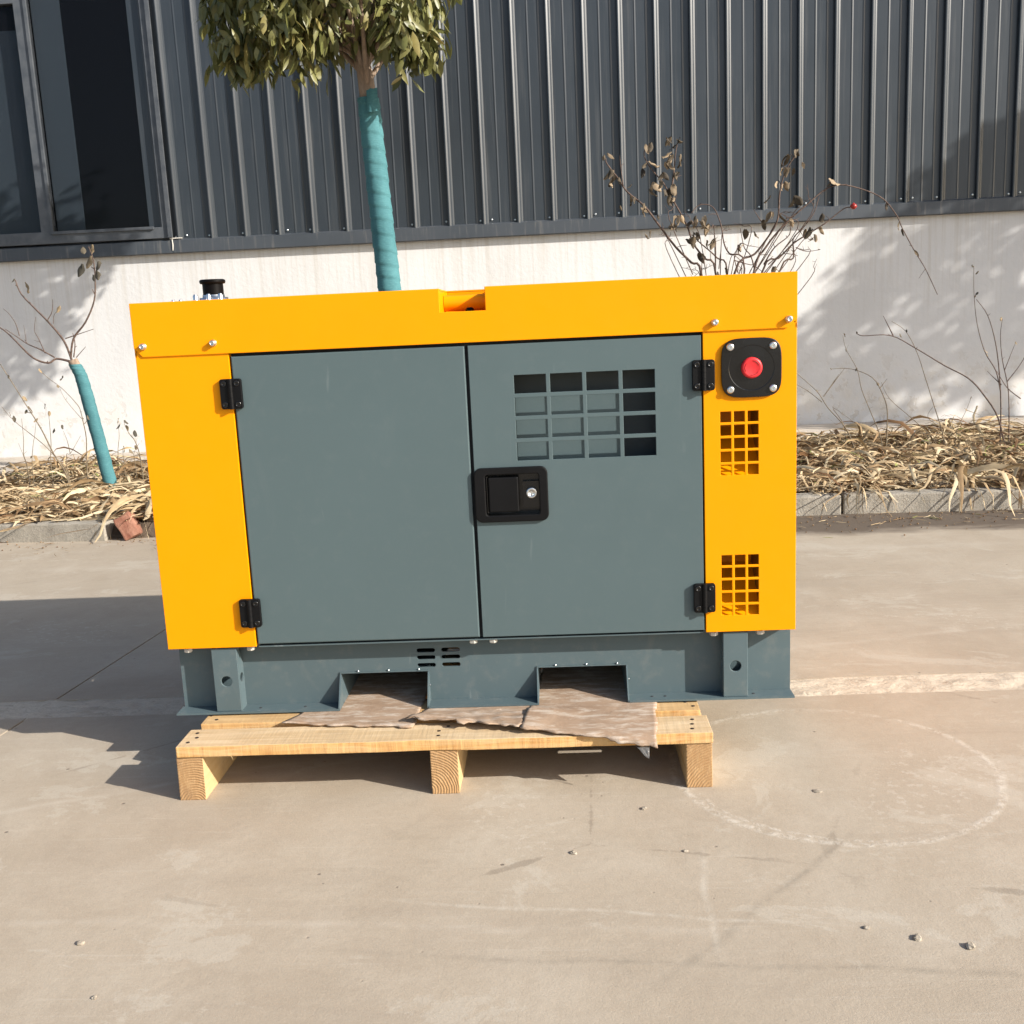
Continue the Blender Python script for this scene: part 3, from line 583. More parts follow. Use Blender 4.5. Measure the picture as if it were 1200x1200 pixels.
# cardboard sheets squeezed between pallet and generator
def sheet(name, c00, c10, c11, c01, zf, label, seed=0, jag=.006, n=36, th=.003):
    # c00 back-left, c10 back-right, c11 front-right, c01 front-left
    vs = []; P = [Vector((*c, 0)) for c in (c00, c10, c11, c01)]
    for j in range(n + 1):
        v = j / n
        for i in range(n + 1):
            u = i / n
            p = P[0] * (1 - u) * (1 - v) + P[1] * u * (1 - v) + P[2] * u * v + P[3] * (1 - u) * v
            e = jag * (mnoise.noise((u * 9 + seed, v * 9, 0)) + .6 * mnoise.noise((u * 31 + seed, v * 31, 2)))
            p.x += e * (1 if i in (0, n) else .4); p.y += (e * 1.3 if j == n else e * .4)
            p.z = zf(p.x, p.y, u, v); vs.append(p)
    mb = MB(); m = n + 1
    fs = [(j * m + i, (j + 1) * m + i, (j + 1) * m + i + 1, j * m + i + 1) for j in range(n) for i in range(n)]
    mb.add(vs, fs, 0, None, True)
    o = obj(name, mb, MAT['card'], None, (vs[0] + vs[-1]) / 2)
    so = o.modifiers.new('thickness', 'SOLIDIFY'); so.thickness = th - .0002; so.offset = 1
    return tag(o, label, 'cardboard', 'cardboard scraps under the generator')
def nz(x, y, s, a): return a * mnoise.noise((x * s, y * s, 1.7))
def zA(x, y, u, v): return .1190 + (max(0, nz(x, y, 14, .004)) if y < -.02 else 0) + .006 * max(0, v - .85) / .15 * max(0, 1 - u * 1.2)
def zC(x, y, u, v): return .1190 + (max(0, v - .25) * .016 + abs(nz(x, y, 22, .010)) * v if y < -.012 else 0)
def zB(x, y, u, v):
    z = .1191 if y > -.012 else .1195 + max(0, nz(x, y, 10, .004))
    over = -.166 - y
    if over > 0: z -= over * .35 + over * over * 4
    if y < -.02: z += .010 * max(0, 1 - u * 2.2) * v
    return z
sheet('cardboard_sheet', (-.300, .30), (-.122, .30), (-.135, -.100), (-.418, -.072), zA, 'mud stained cardboard sheet lying in the left fork opening', 1.0)
sheet('cardboard_sheet', (-.112, .012), (.128, .012), (.088, -.138), (-.150, -.082), zC, 'torn crumpled cardboard strip between the two fork openings', 5.0, .010)
sheet('cardboard_sheet', (.140, .30), (.402, .30), (.362, -.200), (.090, -.142), zB, 'wide cardboard flap hanging over the front pallet board from the right fork opening', 9.0, .005)
mb = MB(); vs = []
for i in range(7):
    for j in range(5):
        vs.append((.334 + (i - 3) * .0036 * (1.15 - j * .24) + .002 * j + .005 * mnoise.noise((i, j, 0)), -.192 - .012 * (j / 4) + .008 * mnoise.noise((i * .7, j * .7, 3)), .104 - j * .0045 + .002 * mnoise.noise((i, j, 6))))
mb.add(vs, [(i * 5 + j, (i + 1) * 5 + j, (i + 1) * 5 + j + 1, i * 5 + j + 1) for i in range(6) for j in range(4)], 0, None, True)
tag(obj('tape_scrap', mb, MAT['tape'], None, (.333, -.2, .105)), 'scrap of clear tape dangling from the corner of the cardboard flap', 'tape')

# ================================================================ GENERATOR
gen = thing('generator', (0, .35, .1225), 'yellow and grey box shaped diesel generator standing on a pallet', 'generator')
HX, D = .6745, .700
ZL, ZT, ZB, ZF = .903, 1.0125, .2745, .1225   # lid seam, top, housing bottom, foot
# lid: front apron with notch, other sides, top with well
nx0, nx1, nz0 = -.039, .053, .9655
out = [(-HX, ZT), (-HX, ZL + .018), (-HX + .017, ZL), (HX - .020, ZL), (HX - .006, ZL + .012), (HX, ZL + .018), (HX, ZT), (nx1, ZT), (nx1, nz0), (nx0, nz0), (nx0, ZT)]
lid = put('lid', plate_mesh('lid', out, [], -.0035, -.0005, MAT['yellow'], .0012), gen)
mb = MB()
mb.box((-HX, .0, ZT - .003), (nx0 - .001, D, ZT)); mb.box((nx1 + .001, .0, ZT - .003), (HX, D, ZT)); mb.box((nx0 - .001, .165, ZT - .003), (nx1 + .001, D, ZT - .0002))
mb.box((-HX, .0, ZL), (-HX + .003, D, ZT - .0035)); mb.box((HX - .003, .0, ZL), (HX, D, ZT - .0035)); mb.box((-HX + .004, D - .003, ZL), (HX - .004, D, ZT - .0035))
obj('lid_shell', mb, MAT['yellow'], lid)
mb = MB()   # lifting well
mb.box((nx0 - .003, .0005, nz0 - .004), (nx0, .165, ZT - .004)); mb.box((nx1, .0005, nz0 - .004), (nx1 + .003, .165, ZT - .004)); mb.box((nx0 + .0005, .162, nz0 - .004), (nx1 - .0005, .165, ZT - .004)); mb.box((nx0 + .0005, .0005, nz0 - .005), (nx1 - .0005, .1615, nz0 - .002))
obj('lifting_well', mb, MAT['yellow'], lid)
mb = MB(); mb.tube([(nx0 + .001, .085, .984), (nx1 - .001, .085, .984)], .0165, 20); obj('lifting_bar', mb, MAT['yellow'], lid)
mb = MB(); mb.lathe((.018, .040, nz0 - .002), (0, 0, 1), [(0, .009), (.007, .009), (.010, .005)], 12); obj('rubber_plug', mb, MAT['rubber'], lid)
# flanged button bolts
bm_ = MB(); bm_.lathe((0, 0, 0), (0, -1, 0), [(0, .0072), (.0016, .0072), (.002, .0062), (.0085, .0060), (.0098, .0045), (.0098, .0030), (.0065, .0028)], 16); boltm = bm_.mesh('bolt', MAT['zinc'])
for x, z in ((-.654, .9245), (-.508, .9255), (.511, .9205), (.6575, .9205)): inst('bolt', boltm, lid, (x, -.0036, z))
# rain cap of the exhaust and small studs on the roof
cap = MB(); cap.lathe((-.613, .35, ZT), (0, 0, 1), [(0, .0240), (.0485, .0240)], 40); cap.lathe((-.613, .35, ZT + .0485), (0, 0, 1), [(0, .0285), (.0035, .0300), (.0075, .0298), (.0095, .0270), (.0100, .0)], 40, 0, False); cp = obj('exhaust_cap', cap, MAT['rubber'], gen)
cl = MB(); cl.lathe((-.613, .35, ZT), (0, 0, 1), [(0, .033), (.016, .033), (.017, .0255), (.022, .0255), (.0225, .0248)], 24)
for dx in (-.031, .0, .028): cl.lathe((-.613 + dx, .312, ZT), (0, 0, 1), [(0, .0065), (.020, .0065), (.024, .004)], 8)
obj('exhaust_clamp', cl, MAT['zinc'], cp)
st = MB()
for x in (-.712 + .055, -.640 - .0): st.lathe((x, .2, ZT), (0, 0, 1), [(0, .0035), (.009, .0035), (.010, .002)], 8)
obj('roof_bolts', st, MAT['zinc'], gen)
# end panels: yellow corner posts with louvre grids
def grid_holes(x0, x1, z0, z1, nx, nz, gx, gz):
    w = (x1 - x0 - gx * (nx - 1)) / nx; h = (z1 - z0 - gz * (nz - 1)) / nz
    return [rect(x0 + i * (w + gx), z0 + j * (h + gz), x0 + i * (w + gx) + w, z0 + j * (h + gz) + h) for i in range(nx) for j in range(nz)]
zt = ZL - .0015
def end_panel(x0, x1, holes, outer_left):
    p = put('end_panel', plate_mesh('end_panel', rect(x0, ZB, x1, zt + .012), holes, 0.0, .003, MAT['yellow'], .0011), gen)
    mb = MB(); xo = -HX if outer_left else HX - .003
    mb.box((xo, .0032, ZB), (xo + .003, D, zt)); xi = x1 - .003 if outer_left else x0
    mb.box((xi, .0032, ZB + .001), (xi + .003, .028, zt)); mb.box((x0 + .001, .0032, ZB), (x1 - .001, .03, ZB + .003))
    obj('side_sheet', mb, MAT['yellow'], p); return p
GL, GR = -.4800, .4870
end_panel(-HX, GL, [], True)
h1 = grid_holes(.5205, .5975, .6095, .7405, 3, 5, .0058, .0055); h2 = grid_holes(.5205, .5975, .3105, .4405, 3, 5, .0058, .0055)
rp = end_panel(GR, HX, h1 + h2 + [circ(.583, .8275, .0450, 40)], False)
MAT['duct'] = paint('shaded yellow paint', (.24, .115, .002), .7, (.1, .06, .02), .05)  # same yellow paint, with the shade inside the duct put into its colour
for zlo, zhi in ((.6095, .7405), (.3105, .4405)):
    mb = MB(); q = .004
    x0, x1, z0, z1, yb_ = .5155, .6030, zlo - .004, zhi + .006, .1135
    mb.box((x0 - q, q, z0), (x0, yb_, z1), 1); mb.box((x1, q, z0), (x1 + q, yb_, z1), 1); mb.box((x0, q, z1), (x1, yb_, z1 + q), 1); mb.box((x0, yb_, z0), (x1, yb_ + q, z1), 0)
    # sloping floor that turns the air
    mb.add([(x0, .0045, z0), (x1, .0045, z0), (x1, yb_, z0 + .093), (x0, yb_, z0 + .093), (x0, .0045, z0 - .004), (x1, .0045, z0 - .004), (x1, yb_, z0 + .089), (x0, yb_, z0 + .089)],
           [(0, 1, 2, 3), (4, 7, 6, 5), (0, 4, 5, 1), (3, 2, 6, 7)])
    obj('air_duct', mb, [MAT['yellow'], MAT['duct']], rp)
mb = MB(); mb.box((-HX + .004, D - .003, ZB), (HX - .004, D, zt)); obj('rear_panel', mb, MAT['grey'], gen)
# dark inner frame seen through the door gaps
mb = MB(); mb.box((GL + .001, .020, ZB + .002), (-.02, .026, zt)); mb.box((-.012, .016, ZB + .002), (.022, .028, zt)); mb.box((GR - .03, .020, ZB + .002), (GR - .001, .026, zt)); mb.box((GL, .019, ZB + .001), (GR, .024, ZB + .022)); mb.box((GL, .019, zt - .02), (GR, .024, zt + .002))
mb.box((.03, .30, ZB + .01), (GR - .035, .31, zt - .03)); obj('door_frame', mb, MAT['inner'], gen)
# doors
MAT['vent_shade'] = paint('vent shade grey', (.05, .062, .066), .6, (.1, .1, .1), .05)  # door grey darkened to paint in the shade behind the vents
dz0, dz1 = .2795, .8965
dl = put('door', plate_mesh('door', rect(GL + .0035, dz0, .0055, dz1), [], .0012, .0165, MAT['grey'], .0026), gen); dl['label'] = 'plain left door'
dh = grid_holes(.1035, .3895, .657, .8330, 4, 4, .0085, .0085) + [rrect(.0325, .5425, .1480, .6320, .005, 3)]
dr = put('door', plate_mesh('door', rect(.0125, dz0, GR - .0035, dz1), dh, .0012, .0042, MAT['grey'], .0009), gen); dr['label'] = 'right door with a grid of vent openings'
mb = MB(); mb.box((.0127, .0044, dz0 + .0003), (.0155, .0165, dz1 - .0003)); mb.box((GR - .0065, .0044, dz0 + .0003), (GR - .0037, .0165, dz1 - .0003)); mb.box((.016, .0044, dz0 + .0003), (GR - .007, .0165, dz0 + .003)); mb.box((.016, .0044, dz1 - .003), (GR - .007, .0165, dz1 - .0003)); obj('door_rim', mb, MAT['grey'], dr)
mb = MB(); by = .0385; mb.box((.096, by, .646), (.3205, by + .003, .7885)); mb.box((.098, .0046, .640), (.318, by, .6425))
obj('vent_baffle', mb, MAT['grey'], dr)
mb = MB(); mb.box((.060, .070, .600), (.450, .073, .880)); obj('vent_shade_sheet', mb, MAT['vent_shade'], dr)  # added sheet, its dark colour stands in for the shaded interior
# hinges
hs = MB(); hs.lathe((0, 0, 0), (0, -1, 0), [(0, .0062), (.0008, .0062), (.0014, .0055), (.0014, .0028), (.0004, .0026)], 14); hsm = hs.mesh('hinge_screw', MAT['gloss'])
def hinge(xc, zc):
    mb_ = [rrect(xc - .0225, zc - .031, xc - .004, zc + .031, .004, 3), rrect(xc + .004, zc - .031, xc + .0225, zc + .031, .004, 3)]
    o = put('hinge', plate_mesh('hinge', rrect(xc - .0225, zc - .031, xc + .0225, zc + .031, .005, 3), [], -.0085, .0008, MAT['black'], .0012), gen)
    for p_ in mb_: pass
    k = MB()
    for a, b in ((-.031, -.0185), (-.018, -.0065), (-.006, .006), (.0065, .018), (.0185, .031)): k.tube([(xc, -.0085, zc + a), (xc, -.0085, zc + b)], .0052, 12)
    obj('knuckle', k, MAT['black'], o)
    for sx in (-.0135, .0135):
        for sz in (-.0215, .0215): inst('hinge_screw', hsm, o, (xc + sx, -.0086, zc + sz))
for xc, zc in ((GL, .8205), (GL - .004, .3515), (GR, .8165), (GR - .003, .3515)): hinge(xc, zc)
# paddle latch
lx0, lx1, lz0, lz1 = .0115, .1645, .5300, .6450
lat = put('door_latch', plate_mesh('door_latch', rrect(lx0, lz0, lx1, lz1, .015, 6), [rrect(.0345, .5445, .1460, .6300, .005, 3)], -.0065, .0006, MAT['black'], .0022), gen)
mb = MB(); ry = .022
mb.box((.033, ry, .543), (.1475, ry + .002, .6315)); mb.box((.0325, -.003, .5425), (.0344, ry, .632)); mb.box((.1462, -.003, .5425), (.148, ry, .632)); mb.box((.0345, -.003, .6302), (.146, ry, .632)); mb.box((.0345, -.003, .5425), (.146, ry, .5443)); mb.box((.112, .010, .558), (.1455, ry, .612))
obj('recess', mb, MAT['gloss'], lat)
put('paddle', bbox_mesh('paddle', (.0405, -.0035, .5505), (.1030, .004, .6240), MAT['black'], .0025), lat)
mb = MB(); mb.tube([(.037, .004, .549), (.037, .004, .626)], .003, 10); obj('pivot_pin', mb, MAT['gloss'], lat)
lk = MB(); lk.lathe((.1300, .010, .5885), (0, -1, 0), [(0, .0115), (.009, .0115), (.0105, .0100), (.0105, .0062), (.0088, .0060), (.0088, .0)], 28); lk.box((.1288, .0005, .5835), (.1312, .0012, .5935)); obj('lock_cylinder', lk, MAT['zinc'], lat)
# emergency stop
ex, ez = .583, .8275
es = put('stop_button_plate', plate_mesh('stop_button_plate', superell(ex, ez, .0605, .0595, 4.2), [circ(ex, ez, .0440, 40)], -.0065, -.0004, MAT['gloss'], .0020), gen)
ds = MB(); ds.lathe((ex, -.0062, ez), (0, 1, 0), [(0, .0444), (.004, .0425), (.016, .038), (.017, .0)], 48); dso = obj('button_recess', ds, MAT['gloss'], es)
bt = MB(); bt.lathe((ex, .0100, ez), (0, -1, 0), [(0, .012), (.008, .012), (.009, .0195), (.013, .0212), (.019, .0212), (.0225, .0195), (.0238, .0165), (.0232, .0150), (.0232, .0)], 40); bto = obj('stop_button', bt, MAT['red'], es)
ar = MB()
for a0 in (20, 140, 260):
    pts = [(ex + .0142 * math.cos(R(a0 + k * 10)), -.0136, ez + .0142 * math.sin(R(a0 + k * 10))) for k in range(8)]; ar.tube(pts, [.0007] * 7 + [.0002], 5)
obj('turn_arrows', ar, paint('dark red print', (.33, .012, .016), .5), es)
ps = MB(); ps.lathe((0, 0, 0), (0, -1, 0), [(0, .0078), (.002, .0078), (.0042, .0060), (.0048, .0035), (.0040, .0020), (.0040, 0)], 18)
ps.box((-.0045, -.0050, -.0007), (.0045, -.0040, .0007)); ps.box((-.0007, -.0050, -.0045), (.0007, -.0040, .0045)); psm = ps.mesh('plate_screw', MAT['zinc'])
for sx in (-.0425, .0425):
    for sz in (-.0425, .0425): inst('plate_screw', psm, es, (ex + sx, -.0066, ez + sz), (0, random.uniform(0, 1), 0))
# ---- base frame
WY = .043
slots = []
for xc in (-.1185, -.0640):
    for zc in (.2405, .2240, .2065): slots.append(rrect(xc - .0205, zc - .0047, xc + .0205, zc + .0047, .0046, 4))
PK = [(-.309, -.1165), (.1265, .3185)]
zp = .1935
outl = [(-.668, ZF + .0041), (PK[0][0], ZF + .0041), (PK[0][0], zp), (PK[0][1], zp), (PK[0][1], ZF + .0041), (PK[1][0], ZF + .0041), (PK[1][0], zp), (PK[1][1], zp), (PK[1][1], ZF + .0041), (.673, ZF + .0041), (.673, ZB - .0035), (-.668, ZB - .0035)]
base = put('base_frame', plate_mesh('base_frame', outl, slots, WY, WY + .004, MAT['base']), gen)
put('base_frame_rear', plate_mesh('base_frame_rear', [(x, z) for x, z in outl], [], D - WY - .004, D - WY, MAT['base']), base)
mb = MB()
for xa, xb in ((-.672, PK[0][0] - .003), (PK[0][1] + .003, PK[1][0] - .003), (PK[1][1] + .003, .6735)):
    for y0, y1 in ((.0, WY + .004), (D - WY - .004, D)): mb.box((xa, y0, ZF), (xb, y1, ZF + .004)); obj('foot_flange', mb, MAT['base'], base); mb = MB()
mb.box((-.668, WY + .004, ZF + .001), (-.664, D - WY - .004, ZB - .0035)); mb.box((.669, WY + .004, ZF + .001), (.673, D - WY - .004, ZB - .0035))
obj('base_end', mb, MAT['base'], base)
mb = MB(); mb.box((GL + .004, .006, ZB - .0030), (GR - .004, WY + .03, ZB - .0002)); mb.box((-HX + .005, WY, ZB - .0032), (GL + .003, D - WY, ZB - .0004)); mb.box((GR - .003, WY, ZB - .0032), (HX - .005, D - WY, ZB - .0004)); mb.box((GL + .003, WY + .031, ZB - .0031), (GR - .003, D - WY, ZB - .0005)); obj('top_plate', mb, MAT['base'], base)
for xa, xb in PK:   # fork pockets: inverted channels with sloping cheeks
    mb = MB(); q = .003
    for x0, x1 in ((xa - q, xa), (xb, xb + q)):
        for fl in (0, 1):
            Y = (lambda y: y) if fl == 0 else (lambda y: D - y)
            vs = [(x0, Y(.001), ZF), (x0, Y(WY + .0), ZF), (x0, Y(WY + .0), zp + q), (x0, Y(.001), ZF + .006)] ; vs += [(x1, y, z) for _, y, z in vs]
            mb.add(vs, [(0, 3, 2, 1), (4, 5, 6, 7), (0, 1, 5, 4), (1, 2, 6, 5), (2, 3, 7, 6), (3, 0, 4, 7)])
        mb.box((x0, WY + .0042, ZF), (x1, D - WY - .0042, zp))
    mb.box((xa - q, WY - .003, zp), (xb + q, D - WY + .003, zp + q))
    fp = obj('fork_pocket', mb, MAT['base'], base)
    wd = MB()
    for f in (.2, .55, .9): wd.lathe((xa + (xb - xa) * f, WY - .003, zp + q + .001), (0, 0, 1), [(0, .0022), (.0022, .002), (.003, .0008)], 7)
    wd.lathe((xb + q + .001, WY - .012, zp - .028), (1, 0, 0), [(0, .0022), (.0022, .0018)], 7)
    obj('weld_bead', wd, MAT['zinc'], base)
def post(xa, xb, gusset):
    mb0 = plate_mesh('support_post', rect(xa, ZF + .0042, xb, ZB - .0036), [circ((xa + xb) / 2, .1955, .0118, 24)], .006, .010, MAT['base'], .0012)
    o = put('support_post', mb0, base)
    T = Matrix(((0, 1, 0, 0), (1, 0, 0, 0), (0, 0, 1, 0), (0, 0, 0, 1)))   # swap x and y: side cheeks
    for x in (xa, xb - .004):
        side = [(.0102, ZF + .0042), (WY - .0002, ZF + .0042), (WY - .0002, ZB - .048), (.022, ZB - .0036), (.0102, ZB - .0036)]
        put('post_cheek', plate_mesh('post_cheek', side, [circ(.0265, .198, .0105, 20)], x, x + .004, MAT['base'], 0, T), o)
post(-.583, -.527, True); post(.5235, .5755, False)
ub = MB(); ub.lathe((0, 0, 0), (0, 0, -1), [(0, .0095), (.007, .0095), (.009, .007)], 6, smooth=False); ubm = ub.mesh('under_bolt', paint('white nylon cap', (.42, .41, .37), .5))
for x in (-.636, -.497, -.010, .033, .505, .603): inst('under_bolt', ubm, base, (x, .016, ZB - .0032))
fb = MB(); fb.lathe((0, 0, 0), (0, 0, 1), [(0, .0035), (.0008, .003)], 8); fbm = fb.mesh('drain_hole', MAT['inner'])
for x in (-.49, -.39, .372, .40, .59): inst('drain_hole', fbm, base, (x, .022, ZF + .0041))

# ================================================================ PLANTS
def wob_line(p2, y, amp, base=None, sub=4, depth=.12):
    """x-z polyline -> 3-D points with wander in depth"""
    pts = ([base] if base else []); ph = random.uniform(0, 50); n = len(p2)
    for i, (x, z) in enumerate(p2):
        yy = y + depth * mnoise.noise((i * .45 + ph, 0, 0)) * (1 if base else min(1, i * .5))
        pts.append((x, yy, z))
    return smooth(pts, sub)
def smooth(pts, sub=4):
    P = [Vector(p) for p in pts]; out = []
    for i in range(len(P) - 1):
        p0 = P[max(i - 1, 0)]; p1 = P[i]; p2 = P[i + 1]; p3 = P[min(i + 2, len(P) - 1)]
        for k in range(sub):
            t = k / sub; t2 = t * t; t3 = t2 * t
            out.append(.5 * ((2 * p1) + (p2 - p0) * t + (2 * p0 - 5 * p1 + 4 * p2 - p3) * t2 + (3 * p1 - p0 - 3 * p2 + p3) * t3))
    out.append(P[-1]); return out
def taper(n, a, b): return [a + (b - a) * i / (n - 1) for i in range(n)]

def lance(L, w, curl, rnd, seg=4, fold=.25):
    """leaf along -z from the origin, folded on its midrib, curling toward -y"""
    mb = MB(); vs = []
    for i in range(seg + 1):
        t = i / seg; hw = w * .5 * (math.sin(math.pi * min(1, t * .92 + .06)) ** .8) if 0 < i < seg else w * .03
        z = -L * t * (1 - .12 * abs(curl) * t); y = -curl * L * t * t * .5
        vs += [(-hw, y - hw * fold, z), (0, y, z), (hw, y - hw * fold, z)]
    fs = []
    for i in range(seg):
        a = i * 3; fs += [(a, a + 1, a + 4, a + 3), (a + 1, a + 2, a + 5, a + 4)]
    mb.add(vs, fs, 0, rnd, True); return mb
def rot_rand(droop):
    """random leaf orientation; droop 1 hangs straight down"""
    az = random.uniform(0, 2 * math.pi); tilt = abs(random.gauss(0, 1)) * (1 - droop) * 1.6 + random.uniform(0, .35)
    return Matrix.Rotation(az, 3, 'Z') @ Matrix.Rotation(min(tilt, 2.4), 3, 'X') @ Matrix.Rotation(random.uniform(-1.6, 1.6), 3, 'Z')

def ball_tree(name, base, top, cc, rx, ry, rz, lobes, nleaf, label, parts, cat='tree', lean=()):
    t = thing(name, base, label, cat, 'ball crowned trees along the wall')
    B = Vector(base); T = Vector(top)
    mid = [B] + [Vector(q) for q in lean] + [T]
    ln = smooth(mid, 60 // max(1, len(mid) - 1)); n = len(ln)
    C_ = Vector(cc)
    tr = MB(); full = smooth([B, *[Vector(q) for q in lean], T, T.lerp(C_, .25) + Vector((.0, 0, 0)), C_ + Vector((0, 0, .1))], 8); tr.tube(full, taper(len(full), .062, .026), 14)
    for k in range(16):
        a = k * 2.4; s0 = T.lerp(C_, random.uniform(.0, .6)); e = C_ + Vector((math.cos(a) * rx * .8, math.sin(a) * ry * .8, rz * random.uniform(-.55, .7)))
        m = (s0 + e) / 2 + Vector((0, 0, random.uniform(-.02, .12))); l = smooth([s0, m, e], 5); tr.tube(l, taper(len(l), .016, .003), 6)
    for lc, lr in lobes:
        l = smooth([T.lerp(C_, .2), (T.lerp(C_, .3) + Vector(lc)) / 2 + Vector((0, 0, .06)), Vector(lc)], 6); tr.tube(l, taper(len(l), .014, .003), 6)
    obj('trunk', tr, MAT['bark'], t)
    # teal bandage, wound in overlapping turns
    wr = MB(); rings = 260; seg = 28; vs = []
    cum = [0]
    for i in range(1, n): cum.append(cum[-1] + (ln[i] - ln[i - 1]).length)
    tot = cum[-1]
    for i in range(rings + 1):
        s_ = .02 + (tot * .985 - .02) * i / rings; j = max(k for k in range(n) if cum[k] <= s_ + 1e-9); j = min(j, n - 2)
        f = (s_ - cum[j]) / max(1e-6, cum[j + 1] - cum[j]); p = ln[j].lerp(ln[j + 1], f)
        r0 = .0665 + (.056 - .0665) * i / rings
        for k in range(seg):
            a = 2 * math.pi * k / seg; ph = (s_ / .075 + .35 * mnoise.noise((s_ * 6, 0, 9)) + k / seg) % 1.0
            r = r0 + .0050 * (1 - ph) + .0034 * mnoise.noise((math.cos(a) * 2, math.sin(a) * 2, s_ * 9)) + .001 * mnoise.noise((math.cos(a) * 6, math.sin(a) * 6, s_ * 60))
            vs.append(p + Vector((math.cos(a) * r, math.sin(a) * r, 0)))
    wr.add(vs, [(i * seg + k, i * seg + (k + 1) % seg, (i + 1) * seg + (k + 1) % seg, (i + 1) * seg + k) for i in range(rings) for k in range(seg)], 0, None, True)
    w_o = obj('trunk_wrap', wr, MAT['wrap'], t)
    fl = MB(); q = T + Vector((.018, -.068, -.005)); vs = []
    for i in range(6):
        for j in range(7): vs.append(q + Vector((-.012 + i * .0115 + .006 * mnoise.noise((i, j, 0)), -.004 - .006 * math.sin(i * .9) - .0015 * j, -.115 * j / 6 + .012 * i / 5 + .006 * mnoise.noise((i * .8, j * .8, 4)))))
    fl.add(vs, [(i * 7 + j, (i + 1) * 7 + j, (i + 1) * 7 + j + 1, i * 7 + j + 1) for i in range(5) for j in range(6)], 0, None, True); obj('loose_end', fl, MAT['wrap'], w_o)
    # leaves: sprays of leaves round twig tips
    rec = []
    nsp = nleaf // 9
    for s_ in range(nsp):
        if lobes and random.random() < .16:
            lc, lr = random.choice(lobes); d = Vector((random.gauss(0, 1), random.gauss(0, 1), random.gauss(0, 1))).normalized() * lr * random.uniform(.2, 1); c0 = Vector(lc) + d
        else:
            d = Vector((random.gauss(0, 1), random.gauss(0, 1), random.gauss(0, 1))).normalized(); rr = random.uniform(.35, 1.0) ** .6
            lump = 1 + .26 * mnoise.noise(d * 2.3 + Vector((3, 1, 0)))
            c0 = C_ + Vector((d.x * rx, d.y * ry, d.z * rz)) * rr * lump
        for k in range(9):
            p = c0 + Vector((random.gauss(0, .045), random.gauss(0, .045), random.gauss(0, .05)))
            if abs(p.x - T.x) < .13 and p.y < T.y + .1 and p.z < T.z + .20: continue
            rec.append((p, rot_rand(.62), random.uniform(.07, .132), random.uniform(.025, .039), min(1, max(0, random.gauss(.45, .24)))))
    return t, rec
def leaves_to(t, rec, chosen):
    big = MB()
    base_v = {}
    for idx, (p, M3, L, w, rnd) in enumerate(rec):
        if idx in chosen: continue
        lf = lance(L, w, random.uniform(-.3, .9), rnd, 3)
        big.add([M3 @ Vector(v) + p for v in lf.v], lf.f, 0, rnd, True)
    stuff(obj('foliage', big, MAT['leaf'], t))
    var = [lance(.10, .031, c, r_).mesh('leaf', MAT['leaf']) for c, r_ in ((.1, .3), (.5, .5), (.8, .65), (-.2, .45), (.4, .92), (.6, .75), (.2, .15), (.9, .55))]
    for idx in chosen:
        p, M3, L, w, rnd = rec[idx]
        o = inst('leaf', random.choice(var), t, p, M3.to_euler()); o.scale = (w / .031, 1, L / .10)
tree, rec = ball_tree('ball_tree', (-.655, 3.6, .06), (-.748, 3.6, 2.165), (-.885, 3.6, 3.06), .63, .68, .76,
                      [((-1.40, 3.45, 2.46), .12), ((-1.2, 3.3, 2.47), .13), ((-.46, 3.35, 2.55), .15), ((-1.02, 3.25, 2.46), .11), ((-.56, 3.3, 2.44), .11), ((-.34, 3.5, 2.66), .13), ((-1.46, 3.5, 2.68), .11), ((-1.34, 3.4, 2.34), .07), ((-.44, 3.4, 2.36), .08)], 7600,
                      'dense olive leaved ball crown tree with long teal wrapped trunk behind the generator', True, lean=((-.70, 3.6, 1.14),))
# the 300 leaves nearest the viewer, within the frame, are parts of their own
def seen(p):
    d = Vector(p) - cam.location; z = d.dot(cf); return 0 < z and abs(d.dot(cr) / z) < .5 and abs(d.dot(cu) / z) < .5
vis = sorted([(rec[i][0].y + .3 * random.random(), i) for i in range(len(rec)) if seen(rec[i][0])])[:300]
leaves_to(tree, rec, set(i for _, i in vis))
tree2, rec2 = ball_tree('ball_tree', (7.25, 3.6, .06), (7.16, 3.6, 2.42), (7.22, 3.6, 3.40), .72, 1.0, .72, [((6.62, 3.5, 2.86), .12), ((7.3, 3.3, 3.95), .15), ((6.75, 3.6, 3.94), .17), ((6.95, 3.6, 4.10), .17), ((7.16, 3.6, 4.18), .17), ((7.4, 3.6, 4.2), .18)], 5800,
                        'ball crown tree further right whose shadow falls on the white wall', False, lean=((7.2, 3.6, 1.2),))
leaves_to(tree2, rec2, set())

# young sapling with a bandaged stem
sap = thing('sapling', (-2.40, 3.64, .07), 'small bare sapling with teal wrapped stem left of the generator', 'sapling')
sl = smooth([(-2.380, 3.64, .05), (-2.402, 3.64, .15), (-2.436, 3.64, .38), (-2.470, 3.64, .61), (-2.494, 3.64, .745), (-2.512, 3.632, .80), (-2.527, 3.63, .838)], 12)
mb = MB(); seg = 16; vs = []
for i, p in enumerate(sl[:-8]):
    for k in range(seg):
        a = 2 * math.pi * k / seg; r = .037 - .005 * i / len(sl) + .003 * (1 - ((i / 6.0 + k / seg) % 1)) + .0025 * mnoise.noise((math.cos(a) * 2, math.sin(a) * 2, i * .4))
        vs.append(p + Vector((math.cos(a) * r, math.sin(a) * r, 0)))
m_ = len(sl) - 8
mb.add(vs, [(i * seg + k, i * seg + (k + 1) % seg, (i + 1) * seg + (k + 1) % seg, (i + 1) * seg + k) for i in range(m_ - 1) for k in range(seg)], 0, None, True)
obj('stem_wrap', mb, MAT['wrap'], sap)
